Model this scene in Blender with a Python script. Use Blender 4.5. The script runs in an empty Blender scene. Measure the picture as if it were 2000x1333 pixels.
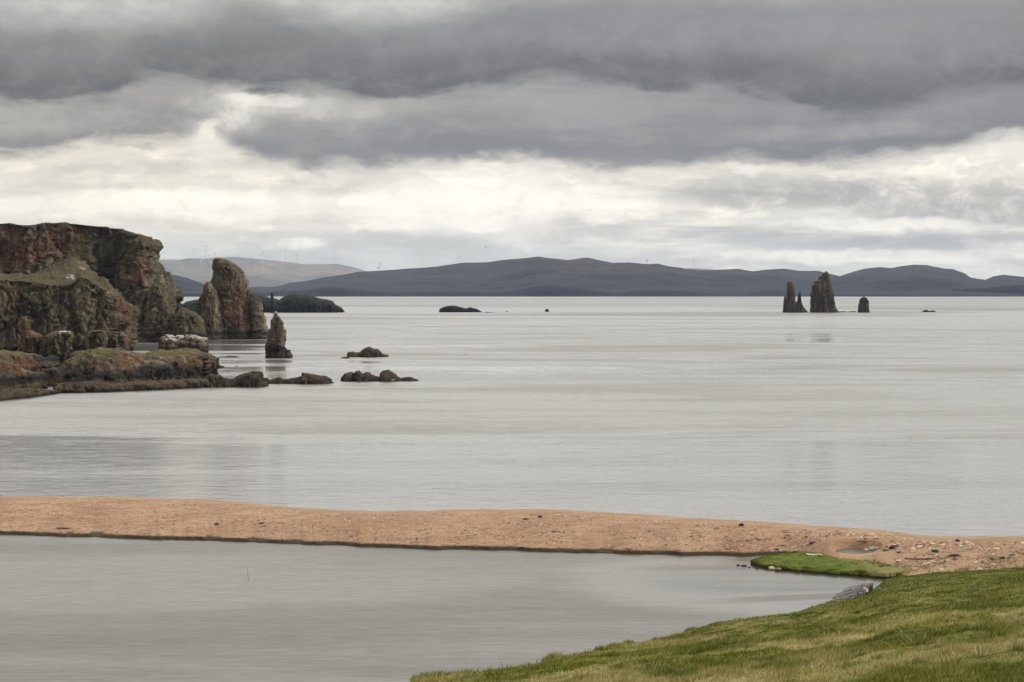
import bpy, math, random
import numpy as np
from math import radians, pi, sin, cos

random.seed(7)
rng = np.random.default_rng(11)
S = bpy.context.scene
COL = S.collection

# ------------------------------------------------------------------ camera
H, F, HZ = 30.0, 4500.0, 566.0          # eye height (m), focal length and horizon row in photo pixels
cam_d = bpy.data.cameras.new("camera")
cam_d.sensor_width = 36.0
cam_d.lens = 36.0 * F / 2000.0
cam_d.shift_y = -(666.5 - HZ) / 2000.0
cam_d.clip_start = 0.5
cam_d.clip_end = 80000
cam = bpy.data.objects.new("camera", cam_d)
cam.location = (0, 0, H)
cam.rotation_euler = (radians(90), 0, 0)
COL.objects.link(cam)
S.camera = cam

S.render.engine = "CYCLES"
S.cycles.max_bounces = 5
S.cycles.diffuse_bounces = 2
S.cycles.glossy_bounces = 3
S.cycles.volume_bounces = 0
S.cycles.transmission_bounces = 2
S.cycles.caustics_reflective = False
S.cycles.caustics_refractive = False
S.cycles.use_denoising = True
try:
    S.cycles.denoiser = "OPENIMAGEDENOISE"
except Exception:
    pass
S.view_settings.view_transform = "Standard"
S.view_settings.look = "None"
S.view_settings.exposure = 0.0
S.view_settings.gamma = 1.0

SUN_AZ, SUN_EL = radians(96), radians(40)      # azimuth clockwise from the view direction (+Y)


# ------------------------------------------------------------------ node helper
class G:
    def __init__(self, tree):
        self.t = tree
        self.n = tree.nodes
        self.l = tree.links

    def put(self, sock, v):
        if isinstance(v, bpy.types.NodeSocket):
            self.l.new(v, sock)
        elif v is not None:
            if isinstance(v, (tuple, list)) and len(v) == 3 and sock.type == "RGBA":
                v = (*v, 1.0)
            sock.default_value = v

    def math(self, op, a, b=None, c=None, clamp=False):
        n = self.n.new("ShaderNodeMath")
        n.operation = op
        n.use_clamp = clamp
        for i, v in enumerate((a, b, c)):
            self.put(n.inputs[i], v)
        return n.outputs[0]

    def add(self, a, b): return self.math("ADD", a, b)
    def sub(self, a, b): return self.math("SUBTRACT", a, b)
    def mul(self, a, b): return self.math("MULTIPLY", a, b)

    def vmath(self, op, a, b=None):
        n = self.n.new("ShaderNodeVectorMath")
        n.operation = op
        self.put(n.inputs[0], a)
        if b is not None:
            self.put(n.inputs[1], b)
        return n.outputs[0]

    def sep(self, v):
        n = self.n.new("ShaderNodeSeparateXYZ")
        self.put(n.inputs[0], v)
        return n.outputs

    def comb(self, x=0.0, y=0.0, z=0.0):
        n = self.n.new("ShaderNodeCombineXYZ")
        for i, v in enumerate((x, y, z)):
            self.put(n.inputs[i], v)
        return n.outputs[0]

    def noise(self, vec, scale=1.0, detail=3.0, rough=0.5, dist=0.0, color=False):
        n = self.n.new("ShaderNodeTexNoise")
        self.put(n.inputs["Vector"], vec)
        n.inputs["Scale"].default_value = scale
        n.inputs["Detail"].default_value = detail
        n.inputs["Roughness"].default_value = rough
        n.inputs["Distortion"].default_value = dist
        return n.outputs[1] if color else n.outputs[0]

    def voro(self, vec, scale=1.0, feature="F1"):
        n = self.n.new("ShaderNodeTexVoronoi")
        n.feature = feature
        self.put(n.inputs["Vector"], vec)
        n.inputs["Scale"].default_value = scale
        return n.outputs

    def smooth(self, v, a, b, lo=0.0, hi=1.0):
        n = self.n.new("ShaderNodeMapRange")
        n.interpolation_type = "SMOOTHSTEP"
        self.put(n.inputs[0], v)
        for i, x in enumerate((a, b, lo, hi)):
            self.put(n.inputs[i + 1], x)
        return n.outputs[0]

    def lin(self, v, a, b, lo=0.0, hi=1.0):
        n = self.n.new("ShaderNodeMapRange")
        self.put(n.inputs[0], v)
        for i, x in enumerate((a, b, lo, hi)):
            self.put(n.inputs[i + 1], x)
        return n.outputs[0]

    def mix(self, f, a, b):
        n = self.n.new("ShaderNodeMix")
        n.data_type = "RGBA"
        self.put(n.inputs[0], f)
        self.put(n.inputs[6], a)
        self.put(n.inputs[7], b)
        return n.outputs[2]

    def fmix(self, f, a, b):
        n = self.n.new("ShaderNodeMix")
        n.data_type = "FLOAT"
        self.put(n.inputs[0], f)
        self.put(n.inputs[2], a)
        self.put(n.inputs[3], b)
        return n.outputs[0]

    def curve(self, v, pts):
        n = self.n.new("ShaderNodeFloatCurve")
        c = n.mapping.curves[0]
        pts = sorted(pts)
        while len(c.points) < len(pts):
            c.points.new(0.5, 0.5)
        for p, (x, y) in zip(c.points, pts):
            p.location = (x, y)
            p.handle_type = "AUTO"
        n.mapping.update()
        self.put(n.inputs[1], v)
        return n.outputs[0]

    def attr(self, name):
        n = self.n.new("ShaderNodeAttribute")
        n.attribute_name = name
        return n.outputs[2]

    def geo(self):
        return self.n.new("ShaderNodeNewGeometry").outputs

    def bump(self, h, dist, strength=1.0, normal=None):
        n = self.n.new("ShaderNodeBump")
        n.inputs["Strength"].default_value = strength
        self.put(n.inputs["Distance"], dist)
        self.put(n.inputs["Height"], h)
        if normal is not None:
            self.put(n.inputs["Normal"], normal)
        return n.outputs[0]


def material(name, build):
    m = bpy.data.materials.new(name)
    m.use_nodes = True
    g = G(m.node_tree)
    p = m.node_tree.nodes["Principled BSDF"]
    p.inputs["Roughness"].default_value = 0.9
    p.inputs["Specular IOR Level"].default_value = 0.12
    build(g, p)
    return m


def plain(name, col, rough=0.85):
    def b(g, p):
        n = g.noise(g.geo()[0], 3.0, 3)
        c = g.mix(n, tuple(x * 0.8 for x in col), tuple(min(1, x * 1.15) for x in col))
        g.put(p.inputs["Base Color"], c)
        p.inputs["Roughness"].default_value = rough
    return material(name, b)


# ------------------------------------------------------------------ sky
def build_world():
    w = bpy.data.worlds.new("World")
    S.world = w
    w.use_nodes = True
    g = G(w.node_tree)
    bg = w.node_tree.nodes["Background"]
    d = g.n.new("ShaderNodeTexCoord").outputs["Generated"]
    x, y, z = g.sep(d)
    az = g.math("ARCTAN2", x, y)
    el = g.math("ARCSINE", z)
    u = g.add(g.mul(az, F / 2000.0), 0.5)               # 0..1 over the width the photo shows
    v = g.mul(el, F / HZ)                               # 0 horizon, 1 at 7.2 degrees
    uv = g.comb(g.mul(u, 3.53), v, 0.0)
    # several scales of turbulent warping; stretched horizontally as clouds near the horizon are
    sv = g.comb(g.mul(u, 3.53), g.mul(v, 2.0), 0.3)
    n1 = g.sep(g.noise(sv, 1.6, 5, 0.55, color=True))
    n2 = g.sep(g.noise(sv, 5.5, 6, 0.6, color=True))
    ud = g.add(u, g.add(g.mul(g.sub(n1[0], 0.5), 0.10), g.mul(g.sub(n2[0], 0.5), 0.05)))
    vd = g.add(v, g.add(g.mul(g.sub(n1[1], 0.5), 0.10), g.mul(g.sub(n2[1], 0.5), 0.07)))

    bfine = g.noise(g.comb(g.mul(u, 3.53), g.mul(v, 1.4), 8.0), 8.0, 6, 0.65, 0.5)

    def edge(pts):
        return g.curve(ud, [(px / 2000.0, 1.0 - py / HZ) for px, py in pts])

    def blob(px, py, rx, ry, soft=1.0):
        a = g.mul(g.sub(ud, px / 2000.0), 2000.0 / rx)
        b = g.mul(g.sub(vd, 1.0 - py / HZ), HZ / ry)
        r = g.add(g.mul(a, a), g.mul(b, b))
        k = g.smooth(r, 1.2 + soft * 0.9, 0.05, 0.0, 1.0)
        return g.mul(k, g.smooth(bfine, 0.28, 0.56, 0.35, 1.0))

    fine = g.noise(sv, 9.0, 8, 0.62)
    mid = g.noise(g.comb(g.mul(u, 3.53), g.mul(v, 3.2), 5.0), 3.0, 7, 0.58, 0.3)
    streak = g.noise(g.comb(g.mul(u, 2.6), g.mul(v, 6.5), 2.0), 2.2, 7, 0.6, 0.4)
    # 1 luminous lower sky: creamy, with soft grey bars
    cream, cream2 = (1.12, 1.055, 0.90), (0.66, 0.63, 0.56)
    cool = (0.60, 0.63, 0.61)
    bars = g.smooth(streak, 0.44, 0.66)
    rightness = g.smooth(ud, 0.42, 0.72)
    bars = g.mul(bars, g.fmix(rightness, 0.55, 0.95))
    # billowy heaps: rounded bright tops with greyer undersides
    pv = g.comb(g.mul(ud, 4.6), g.mul(vd, 3.6), 1.7)
    b1 = g.math("ABSOLUTE", g.sub(g.noise(pv, 2.0, 2, 0.5), 0.5))
    b2 = g.math("ABSOLUTE", g.sub(g.noise(pv, 5.5, 3, 0.55), 0.5))
    bil = g.add(g.mul(b1, 1.0), g.mul(b2, 0.7))
    puff = g.smooth(bil, 0.05, 0.24)
    c = g.mix(bars, cream, cream2)
    c = g.mix(g.mul(g.sub(1.0, puff), 0.55), c, (0.66, 0.63, 0.565))
    # bright bank centre-left
    # cooler, hazier strip close to the hills
    low = g.smooth(vd, 0.24, 0.10)
    c = g.mix(g.mul(low, g.fmix(rightness, 0.75, 0.35)), c, cool)
    for (px, py, rx, ry, a) in ((1700, 385, 330, 28, 0.8), (1900, 422, 220, 24, 0.8), (1480, 368, 230, 30, 0.55), (1350, 455, 260, 14, 0.4), (1780, 475, 300, 12, 0.5),
                                (300, 345, 190, 26, 0.40), (700, 465, 260, 16, 0.25), (520, 372, 170, 14, 0.25), (1830, 470, 220, 14, 0.35)):
        c = g.mix(g.mul(blob(px, py, rx, ry), a), c, (0.43, 0.42, 0.40))
    for (px, py, rx, ry, a) in ((460, 400, 210, 26, 0.55), (920, 400, 180, 55, 0.75), (600, 472, 46, 14, 0.8),
                                (1120, 395, 180, 30, 0.55), (200, 405, 260, 24, 0.5), (1700, 445, 200, 10, 0.6), (1650, 505, 260, 12, 0.6)):
        c = g.mix(g.mul(blob(px, py, rx, ry), a), c, (1.18, 1.13, 1.0))
    # 2 middle deck
    e1 = edge([(0, 318), (70, 322), (150, 300), (300, 296), (395, 290), (420, 262), (450, 300), (500, 330), (600, 345), (720, 348),
               (800, 332), (900, 312), (1000, 318), (1120, 343), (1230, 347), (1300, 334), (1480, 322), (1640, 332), (1850, 318), (1930, 303), (2000, 296)])
    h1 = g.sub(vd, e1)
    m1 = g.smooth(g.add(h1, g.mul(g.sub(bil, 0.12), 0.16)), -0.015, g.fmix(mid, 0.015, 0.12))
    grey1 = g.mix(g.smooth(h1, 0.0, 0.24), (0.245, 0.245, 0.243), (0.40, 0.39, 0.37))
    grey1 = g.mix(g.mul(g.smooth(streak, 0.42, 0.7), 0.6), grey1, (0.24, 0.242, 0.245))
    grey1 = g.mix(g.mul(g.smooth(bfine, 0.42, 0.7), 0.30), grey1, (0.50, 0.48, 0.445))
    grey1 = g.mix(g.mul(g.smooth(ud, 0.45, 0.8), 0.5), grey1, (0.225, 0.232, 0.245))
    c = g.mix(m1, c, grey1)
    for (px, py, rx, ry, a) in ((100, 235, 190, 28, 0.45), (640, 222, 130, 30, 0.35), (1250, 305, 200, 14, 0.25), (1640, 258, 200, 16, 0.3)):
        c = g.mix(g.mul(blob(px, py, rx, ry), a), c, (0.52, 0.505, 0.47))
    for (px, py, rx, ry, a) in ((560, 290, 170, 40, 0.25), (930, 292, 230, 20, 0.6), (1350, 300, 260, 16, 0.5), (1750, 285, 260, 14, 0.5)):
        c = g.mix(g.mul(blob(px, py, rx, ry), a), c, (0.22, 0.223, 0.23))
    for (px, py, rx, ry, a) in ((466, 215, 34, 34, 0.75), (508, 196, 50, 11, 0.6), (450, 225, 70, 45, 0.35), (425, 290, 45, 34, 0.55), (600, 212, 110, 20, 0.3), (1430, 333, 26, 11, 0.8), (1950, 300, 70, 26, 0.6), (660, 350, 40, 8, 0.5)):
        c = g.mix(g.mul(blob(px, py, rx, ry, 1.3), a), c, (0.94, 0.91, 0.82))
    # 3 heavy upper deck with its dark flat base
    e2 = edge([(0, 203), (110, 208), (160, 196), (215, 207), (285, 180), (440, 181), (520, 187), (700, 186), (880, 187), (930, 176),
               (1050, 163), (1200, 166), (1330, 184), (1430, 184), (1500, 206), (1650, 232), (1740, 228), (1850, 207), (2000, 196)])
    h2 = g.add(g.sub(vd, e2), g.mul(g.sub(bfine, 0.5), 0.035))
    m2 = g.smooth(h2, -0.012, g.fmix(g.smooth(mid, 0.35, 0.65), 0.015, 0.09))
    dk = g.mix(g.smooth(g.add(h2, g.mul(g.sub(mid, 0.5), 0.14)), 0.02, 0.30), (0.152, 0.154, 0.157), (0.29, 0.287, 0.282))
    dk = g.mix(g.mul(g.smooth(streak, 0.45, 0.72), 0.35), dk, (0.20, 0.203, 0.21))
    dk = g.mix(g.mul(g.smooth(bfine, 0.44, 0.68), 0.25), dk, (0.34, 0.338, 0.332))
    c = g.mix(m2, c, dk)
    for (px, py, rx, ry, a) in ((1450, 60, 420, 36, 0.4), (1000, 90, 250, 20, 0.22), (1900, 110, 200, 26, 0.3)):
        c = g.mix(g.mul(blob(px, py, rx, ry, 1.6), a), c, (0.34, 0.345, 0.36))
    c = g.mix(g.mul(g.smooth(ud, 0.45, 0.1), 0.35), c, g.vmath("MULTIPLY", c, (1.12, 1.07, 0.96)))
    # 4 paler cloud above it
    e3 = edge([(0, 62), (120, 66), (250, 58), (370, 52), (450, 40), (520, 24), (620, 52), (760, 60), (880, 50), (960, 20), (1100, 4), (1300, -6), (1500, 6), (1700, 10), (2000, 6)])
    h3 = g.sub(vd, e3)
    m3 = g.smooth(h3, -0.05, 0.10)
    top = g.mix(g.smooth(fine, 0.3, 0.75), (0.50, 0.495, 0.47), (0.66, 0.65, 0.62))
    c = g.mix(m3, c, top)
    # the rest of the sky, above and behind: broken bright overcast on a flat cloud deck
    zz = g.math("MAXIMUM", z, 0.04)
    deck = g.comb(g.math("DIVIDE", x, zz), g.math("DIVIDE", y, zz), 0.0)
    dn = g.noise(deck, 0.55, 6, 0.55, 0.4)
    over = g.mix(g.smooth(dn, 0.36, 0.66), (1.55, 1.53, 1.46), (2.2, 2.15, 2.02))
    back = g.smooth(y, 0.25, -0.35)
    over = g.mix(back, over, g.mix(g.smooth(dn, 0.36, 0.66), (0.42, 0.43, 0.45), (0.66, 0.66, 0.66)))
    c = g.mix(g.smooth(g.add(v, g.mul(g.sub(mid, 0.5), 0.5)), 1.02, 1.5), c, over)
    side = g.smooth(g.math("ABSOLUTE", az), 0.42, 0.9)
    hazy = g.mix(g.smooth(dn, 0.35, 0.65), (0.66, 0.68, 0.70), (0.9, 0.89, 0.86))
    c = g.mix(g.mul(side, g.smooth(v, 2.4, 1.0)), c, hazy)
    # the clear sky behind the thinnest cloud
    sky = g.n.new("ShaderNodeTexSky")
    sky.sky_type = "NISHITA"
    sky.sun_disc = False
    sky.sun_elevation = SUN_EL
    sky.sun_rotation = SUN_AZ
    nish = g.vmath("MULTIPLY", sky.outputs[0], (0.09, 0.09, 0.09))
    thin = g.mul(g.smooth(g.noise(sv, 2.2, 6, 0.6), 0.50, 0.70), g.mul(g.smooth(v, 0.02, 0.10), g.smooth(v, 0.30, 0.14)))
    c = g.mix(g.mul(thin, 0.22), c, nish)
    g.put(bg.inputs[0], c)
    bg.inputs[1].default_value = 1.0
    w.cycles.sampling_method = "AUTOMATIC"


build_world()
sl = bpy.data.lights.new("sun", "SUN")
sl.energy = 2.1
sl.angle = radians(10)
sl.color = (1.0, 0.965, 0.9)
so = bpy.data.objects.new("sun", sl)
so.rotation_euler = (pi / 2 - SUN_EL, 0, -SUN_AZ + pi)
# direction to the sun: (sin az, cos az) on the ground
from mathutils import Vector
tosun = Vector((sin(SUN_AZ) * cos(SUN_EL), cos(SUN_AZ) * cos(SUN_EL), sin(SUN_EL)))
so.rotation_euler = tosun.to_track_quat("Z", "Y").to_euler()
COL.objects.link(so)


# ------------------------------------------------------------------ numeric helpers
_perm = np.random.default_rng(3).permutation(256)
_perm = np.concatenate([_perm, _perm])
_gr = np.random.default_rng(4).normal(size=(256, 3))
_gr /= np.linalg.norm(_gr, axis=1)[:, None]


def pn(x, y, z, seed=0):
    x, y, z = np.broadcast_arrays(np.asarray(x, float) + seed * 17.31, np.asarray(y, float) + seed * 5.7, np.asarray(z, float) - seed * 9.13)
    xi, yi, zi = np.floor(x).astype(int), np.floor(y).astype(int), np.floor(z).astype(int)
    xf, yf, zf = x - xi, y - yi, z - zi
    u, v, w = (t * t * t * (t * (t * 6 - 15) + 10) for t in (xf, yf, zf))
    def gd(dx, dy, dz):
        h = _perm[(_perm[(_perm[(xi + dx) & 255] + yi + dy) & 255] + zi + dz) & 255]
        gg = _gr[h]
        return gg[..., 0] * (xf - dx) + gg[..., 1] * (yf - dy) + gg[..., 2] * (zf - dz)
    a = gd(0, 0, 0) * (1 - u) + gd(1, 0, 0) * u
    b = gd(0, 1, 0) * (1 - u) + gd(1, 1, 0) * u
    c = gd(0, 0, 1) * (1 - u) + gd(1, 0, 1) * u
    d = gd(0, 1, 1) * (1 - u) + gd(1, 1, 1) * u
    return 1.6 * ((a * (1 - v) + b * v) * (1 - w) + (c * (1 - v) + d * v) * w)


def fbm(x, y, z, oct=4, seed=0, gain=0.5):
    s, a, f = 0.0, 1.0, 1.0
    for i in range(oct):
        s = s + a * pn(np.asarray(x) * f, np.asarray(y) * f, np.asarray(z) * f, seed + i * 3)
        a *= gain
        f *= 2.03
    return s


def D(py):
    return H * F / (py - HZ)


def W(px, py, Y):
    return np.array([(px - 1000.0) / F * Y, Y, H - (py - HZ) / F * Y])


def mesh_obj(name, V, faces, mat, parent=None, smooth=True, attrs=None, loops=None):
    """faces: int array (n,4) or (n,3), or a list of arrays of both kinds"""
    me = bpy.data.meshes.new(name)
    V = np.asarray(V, dtype=np.float32)
    fl = faces if isinstance(faces, list) else [faces]
    fl = [np.asarray(f, dtype=np.int32) for f in fl if len(f)]
    li = np.concatenate([f.ravel() for f in fl])
    tot = np.concatenate([np.full(len(f), f.shape[1], np.int32) for f in fl])
    st = np.concatenate([[0], np.cumsum(tot)[:-1]]).astype(np.int32)
    me.vertices.add(len(V))
    me.vertices.foreach_set("co", V.ravel())
    me.loops.add(len(li))
    me.loops.foreach_set("vertex_index", li)
    me.polygons.add(len(tot))
    me.polygons.foreach_set("loop_start", st)
    me.polygons.foreach_set("loop_total", tot)
    if smooth:
        me.polygons.foreach_set("use_smooth", np.ones(len(tot), bool))
    for k, a in (attrs or {}).items():
        at = me.attributes.new(k, "FLOAT", "POINT")
        at.data.foreach_set("value", np.asarray(a, np.float32))
    me.materials.append(mat)
    me.update()
    me.validate()
    o = bpy.data.objects.new(name, me)
    COL.objects.link(o)
    if parent is not None:
        o.parent = parent
    return o


def tag(o, label=None, cat=None, group=None, kind=None):
    if label: o["label"] = label
    if cat: o["category"] = cat
    if group: o["group"] = group
    if kind: o["kind"] = kind
    return o


def empty(name, loc, label, cat, group=None, rz=0.0):
    o = bpy.data.objects.new(name, None)
    o.location = loc
    o.rotation_euler = (0, 0, rz)
    COL.objects.link(o)
    return tag(o, label, cat, group)


def grid_faces(nr, nc, wrap=False):
    r = np.arange(nr - 1)[:, None]
    c = np.arange(nc if wrap else nc - 1)[None, :]
    c2 = (c + 1) % nc
    a = r * nc + c
    b = r * nc + c2
    cc = (r + 1) * nc + c2
    dd = (r + 1) * nc + c
    return np.stack([a + 0 * b, b + 0 * a, cc, dd], -1).reshape(-1, 4)


def interp(pts, x):
    p = np.array(sorted(pts), float)
    return np.interp(x, p[:, 0], p[:, 1])


def vnormals(V, Fq):
    n = np.zeros_like(V)
    a, b, c, d = (V[Fq[:, i]] for i in range(4))
    fn = np.cross(c - a, d - b)
    for i in range(4):
        np.add.at(n, Fq[:, i], fn)
    l = np.linalg.norm(n, axis=1)[:, None]
    return n / np.maximum(l, 1e-9)


_vr = np.random.default_rng(9).uniform(0, 1, size=(256, 4))


def cells(x, y, z, seed=0):
    """Voronoi blocks: distance to the nearest joint and a random value per block"""
    x = np.asarray(x) + seed * 3.7
    y = np.asarray(y) - seed * 1.9
    xi, yi, zi = (np.floor(t).astype(int) for t in (x, y, z))
    f1 = np.full(x.shape, 9.0)
    f2 = np.full(x.shape, 9.0)
    val = np.zeros(x.shape)
    for dx in (-1, 0, 1):
        for dy in (-1, 0, 1):
            for dz in (-1, 0, 1):
                h = _perm[(_perm[(_perm[(xi + dx) & 255] + yi + dy) & 255] + zi + dz + seed) & 255]
                r = _vr[h]
                d = np.sqrt((xi + dx + r[:, 0] - x) ** 2 + (yi + dy + r[:, 1] - y) ** 2 + (zi + dz + r[:, 2] - z) ** 2)
                near = d < f1
                f2 = np.where(near, f1, np.minimum(f2, d))
                val = np.where(near, r[:, 3], val)
                f1 = np.where(near, d, f1)
    return f2 - f1, val


def craggy(V, Fq, rib, amp, fine, seed, outward=1.0, strata=0.0):
    """rock displacement: jointed blocks in three sizes, clefts between them, lumps and breakage"""
    n = vnormals(V, Fq) * outward
    x, y, z = V.T
    steep = np.clip(1.35 - np.abs(n[:, 2]), 0.3, 1.0)
    wx = 0.35 * rib * fbm(x / rib, y / rib, z / rib, 3, seed + 40)
    wy = 0.35 * rib * fbm(x / rib, y / rib, z / rib, 3, seed + 50)
    wz = 0.35 * rib * fbm(x / rib, y / rib, z / rib, 2, seed + 55)
    d = np.zeros(len(V))
    for k, (sc, el, a, cr) in enumerate(((1.5, 3.4, 1.25, 1.1), (0.60, 2.3, 0.75, 0.8), (0.26, 1.3, 0.34, 0.34))):
        e, v = cells((x + wx) / (rib * sc), (y + wy) / (rib * sc), (z + wz) / (rib * sc * el), seed + k * 7)
        d += a * (v - 0.5) * 1.5 * np.clip(e * 3.0, 0, 1) - cr * np.clip(1 - e * 4.5, 0, 1)
    d += 0.8 * fbm(x / (rib * 2.4), y / (rib * 2.4), z / (rib * 3.2), 3, seed + 20) + 0.45
    fi = fbm(x / (rib * .16), y / (rib * .16), z / (rib * .2), 3, seed + 60)
    d = amp * d + fine * fi
    if strata:
        s = (z + 0.12 * x + 1.5 * fbm(x / 15, y / 15, z / 15, 2, seed + 70)) / (rib * .5)
        d = d + strata * (np.abs((s % 1) - 0.5) * 2) ** 0.5
    dd = n * (d * steep)[:, None]
    dd[:, 2] *= 0.6
    return V + dd


def paint(V, patches, seed=0):
    """red / moss / pale amounts by where the rock has them (its own stains); dark paints in shade"""
    px = 1000 + F * V[:, 0] / V[:, 1]
    py = HZ + F * (H - V[:, 2]) / V[:, 1]
    out = {k: np.zeros(len(V)) for k in ("red", "moss", "pale", "dark")}
    wob = fbm(V[:, 0] / 9, V[:, 1] / 9, V[:, 2] / 12, 3, seed + 80)
    for k, x, y, rx, ry, a in patches:
        r = ((px - x) / rx) ** 2 + ((py - y) / ry) ** 2
        out[k] += a * np.clip(1.35 - r + wob * 0.9, 0, 1)
    return {k: np.clip(v, 0, 1) for k, v in out.items()}


def ring(n, p):
    t = np.linspace(0, 2 * pi, 4000, endpoint=False)
    x = np.sign(np.cos(t)) * np.abs(np.cos(t)) ** (2 / p)
    y = np.sign(np.sin(t)) * np.abs(np.sin(t)) ** (2 / p)
    l = np.concatenate([[0], np.cumsum(np.hypot(np.diff(x), np.diff(y)))])
    s = np.linspace(0, l[-1], n, endpoint=False)
    return np.interp(s, l, x), np.interp(s, l, y)


def loft(rows, base_py, depth, p=2.6, top=None, nu=120, nv=70, cap=0.5, taper=1.0, lean=0.0):
    """closed rock mass: rows = (photo row, left, right) from top to base; depth = half depth in m at the base"""
    rows = sorted(rows)
    py0, pyb = rows[0][0], base_py
    Yf = D(base_py)
    Yc = Yf + depth
    ra = np.array(rows, float)
    t = np.linspace(0, 1, nv) ** 0.9
    pys = pyb + (py0 - pyb) * t
    xl = np.interp(pys, ra[:, 0], ra[:, 1])
    xr = np.interp(pys, ra[:, 0], ra[:, 2])
    wb = (ra[-1, 2] - ra[-1, 1])
    rx, ry = ring(nu, p)
    V = []
    hw = (xr - xl) / 2
    hd = depth * (taper * np.clip(hw / (wb / 2), 0.02, 1.2) ** 0.6 + (1 - taper))
    for i in range(nv):
        px = (xl[i] + xr[i]) / 2 + rx * hw[i]
        Y = Yc + ry * hd[i] + lean * t[i]
        if top is not None:
            tp = interp(top, px)
            pyy = pyb + (tp - pyb) * t[i]
        else:
            pyy = np.full(nu, pys[i])
        z = H - (pyy - HZ) / F * Yc
        if i == 0:
            z = np.full(nu, -3.0)
        V.append(np.stack([(px - 1000) / F * Y, Y, z], -1))
    last = V[-1]
    cx = last.mean(0)
    cx[2] = last[:, 2].mean()
    for k in (0.86, 0.66, 0.44, 0.22, 0.02):
        q = last.copy()
        q[:, :2] = cx[:2] + (last[:, :2] - cx[:2]) * k
        if top is not None:
            pxx = 1000 + F * q[:, 0] / q[:, 1]
            q[:, 2] = H - (interp(top, pxx) - HZ) / F * Yc
        q[:, 2] += cap * (1 - k * k)
        V.append(q)
    V = np.concatenate(V)
    return V, grid_faces(nv + 5, nu, True)


def reef(top, base_py, hd, nu=120, ns=44, p=4.0, yshift=0.0):
    """low rock ridge: top = outline (photo column, row), hd = half depth in m"""
    top = sorted(top)
    px = np.linspace(top[0][0], top[-1][0], nu)
    Yc = D(interp(base_py, px) if isinstance(base_py, list) else base_py) + hd
    zt = H - (interp(top, px) - HZ) / F * (Yc + yshift)
    zmax = zt.max()
    s = np.linspace(-1, 1, ns)
    s = np.sign(s) * np.abs(s) ** 0.7
    hh = hd * np.clip((zt + 0.4) / (zmax + 0.4), 0.05, 1) ** 0.5
    if isinstance(base_py, list):
        yb = D(interp(base_py, px))
    else:
        yb = np.full(nu, D(base_py))
    V = np.zeros((ns, nu, 3))
    for j in range(ns):
        Y = yb + hd + s[j] * hh + yshift
        prof = (1 - abs(s[j]) ** p) ** 0.55 if abs(s[j]) < 1 else 0
        V[j, :, 0] = (px - 1000) / F * Y
        V[j, :, 1] = Y
        V[j, :, 2] = -2.0 + (zt + 2.0) * prof
    return V.reshape(-1, 3), grid_faces(ns, nu)


def join(parts):
    V, Fa, off = [], [], 0
    for v, f in parts:
        V.append(v)
        Fa.append(f + off)
        off += len(v)
    return np.concatenate(V), np.concatenate(Fa)


# ------------------------------------------------------------------ rock materials
def rock_material(name, base, brown, red, moss, dark, tide=True, scale=1.0, moss_top=0.5, tan=(0.125, 0.095, 0.058)):
    def b(g, p):
        gg = g.geo()
        pos, nor = gg[0], gg[1]
        z = g.sep(pos)[2]
        nz = g.sep(nor)[2]
        big = g.noise(pos, 0.045 / scale, 4, 0.6)
        st = g.vmath("MULTIPLY", pos, (1.0, 1.0, 0.22))
        mid = g.noise(st, 0.22 / scale, 6, 0.65)
        fin = g.noise(pos, 0.9 / scale, 6, 0.7)
        c = g.mix(g.smooth(mid, 0.38, 0.62), base, brown)
        c = g.mix(g.mul(g.smooth(big, 0.5, 0.68), 0.28), c, red)
        rm = g.math("MULTIPLY", g.attr("red"), g.smooth(mid, 0.25, 0.5), clamp=True)
        c = g.mix(rm, c, red)
        md2 = g.noise(st, 0.30 / scale, 5, 0.62, 0.3)
        c = g.mix(g.mul(g.smooth(md2, 0.53, 0.64), 0.75), c, tuple(k * 2.3 for k in base))
        c = g.mix(g.mul(g.smooth(md2, 0.46, 0.36), 0.85), c, dark)
        mm = g.mul(g.smooth(g.add(nz, g.mul(g.sub(fin, 0.5), 0.7)), moss_top - 0.12, moss_top + 0.2), g.smooth(z, 3.0, 6.0))
        ma = g.math("MULTIPLY", g.attr("moss"), g.smooth(g.add(fin, g.mul(nz, 0.3)), 0.30, 0.55), clamp=True)
        mm = g.math("MAXIMUM", mm, ma)
        mc = g.mix(fin, moss, tuple(k * 1.5 for k in moss))
        c = g.mix(mm, c, mc)
        pa = g.math("MULTIPLY", g.attr("pale"), g.smooth(g.add(fin, g.mul(nz, 0.22)), 0.58, 0.72), clamp=True)
        c = g.mix(pa, c, (0.72, 0.69, 0.62))
        c = g.mix(g.mul(g.attr("dark"), 0.85), c, dark)  # darkens hollows, feet and undersides: shade put into the rock colour
        if tide:
            zz = g.add(z, g.mul(g.sub(mid, 0.5), 2.6))
            c = g.mix(g.mul(g.smooth(zz, 6.2, 4.0), 0.85), c, (0.022, 0.02, 0.018))
            c = g.mix(g.mul(g.mul(g.smooth(zz, 2.9, 2.2), g.smooth(z, 0.5, 1.0)), 0.85), c, g.mix(fin, tan, tuple(k * 0.55 for k in tan)))
        g.put(p.inputs["Base Color"], c)
        p.inputs["Roughness"].default_value = 0.92
        h = g.add(g.mul(fin, 1.0), g.mul(mid, 1.5))
        g.put(p.inputs["Normal"], g.bump(h, 0.9 * scale, 0.8))
    return material(name, b)


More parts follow.
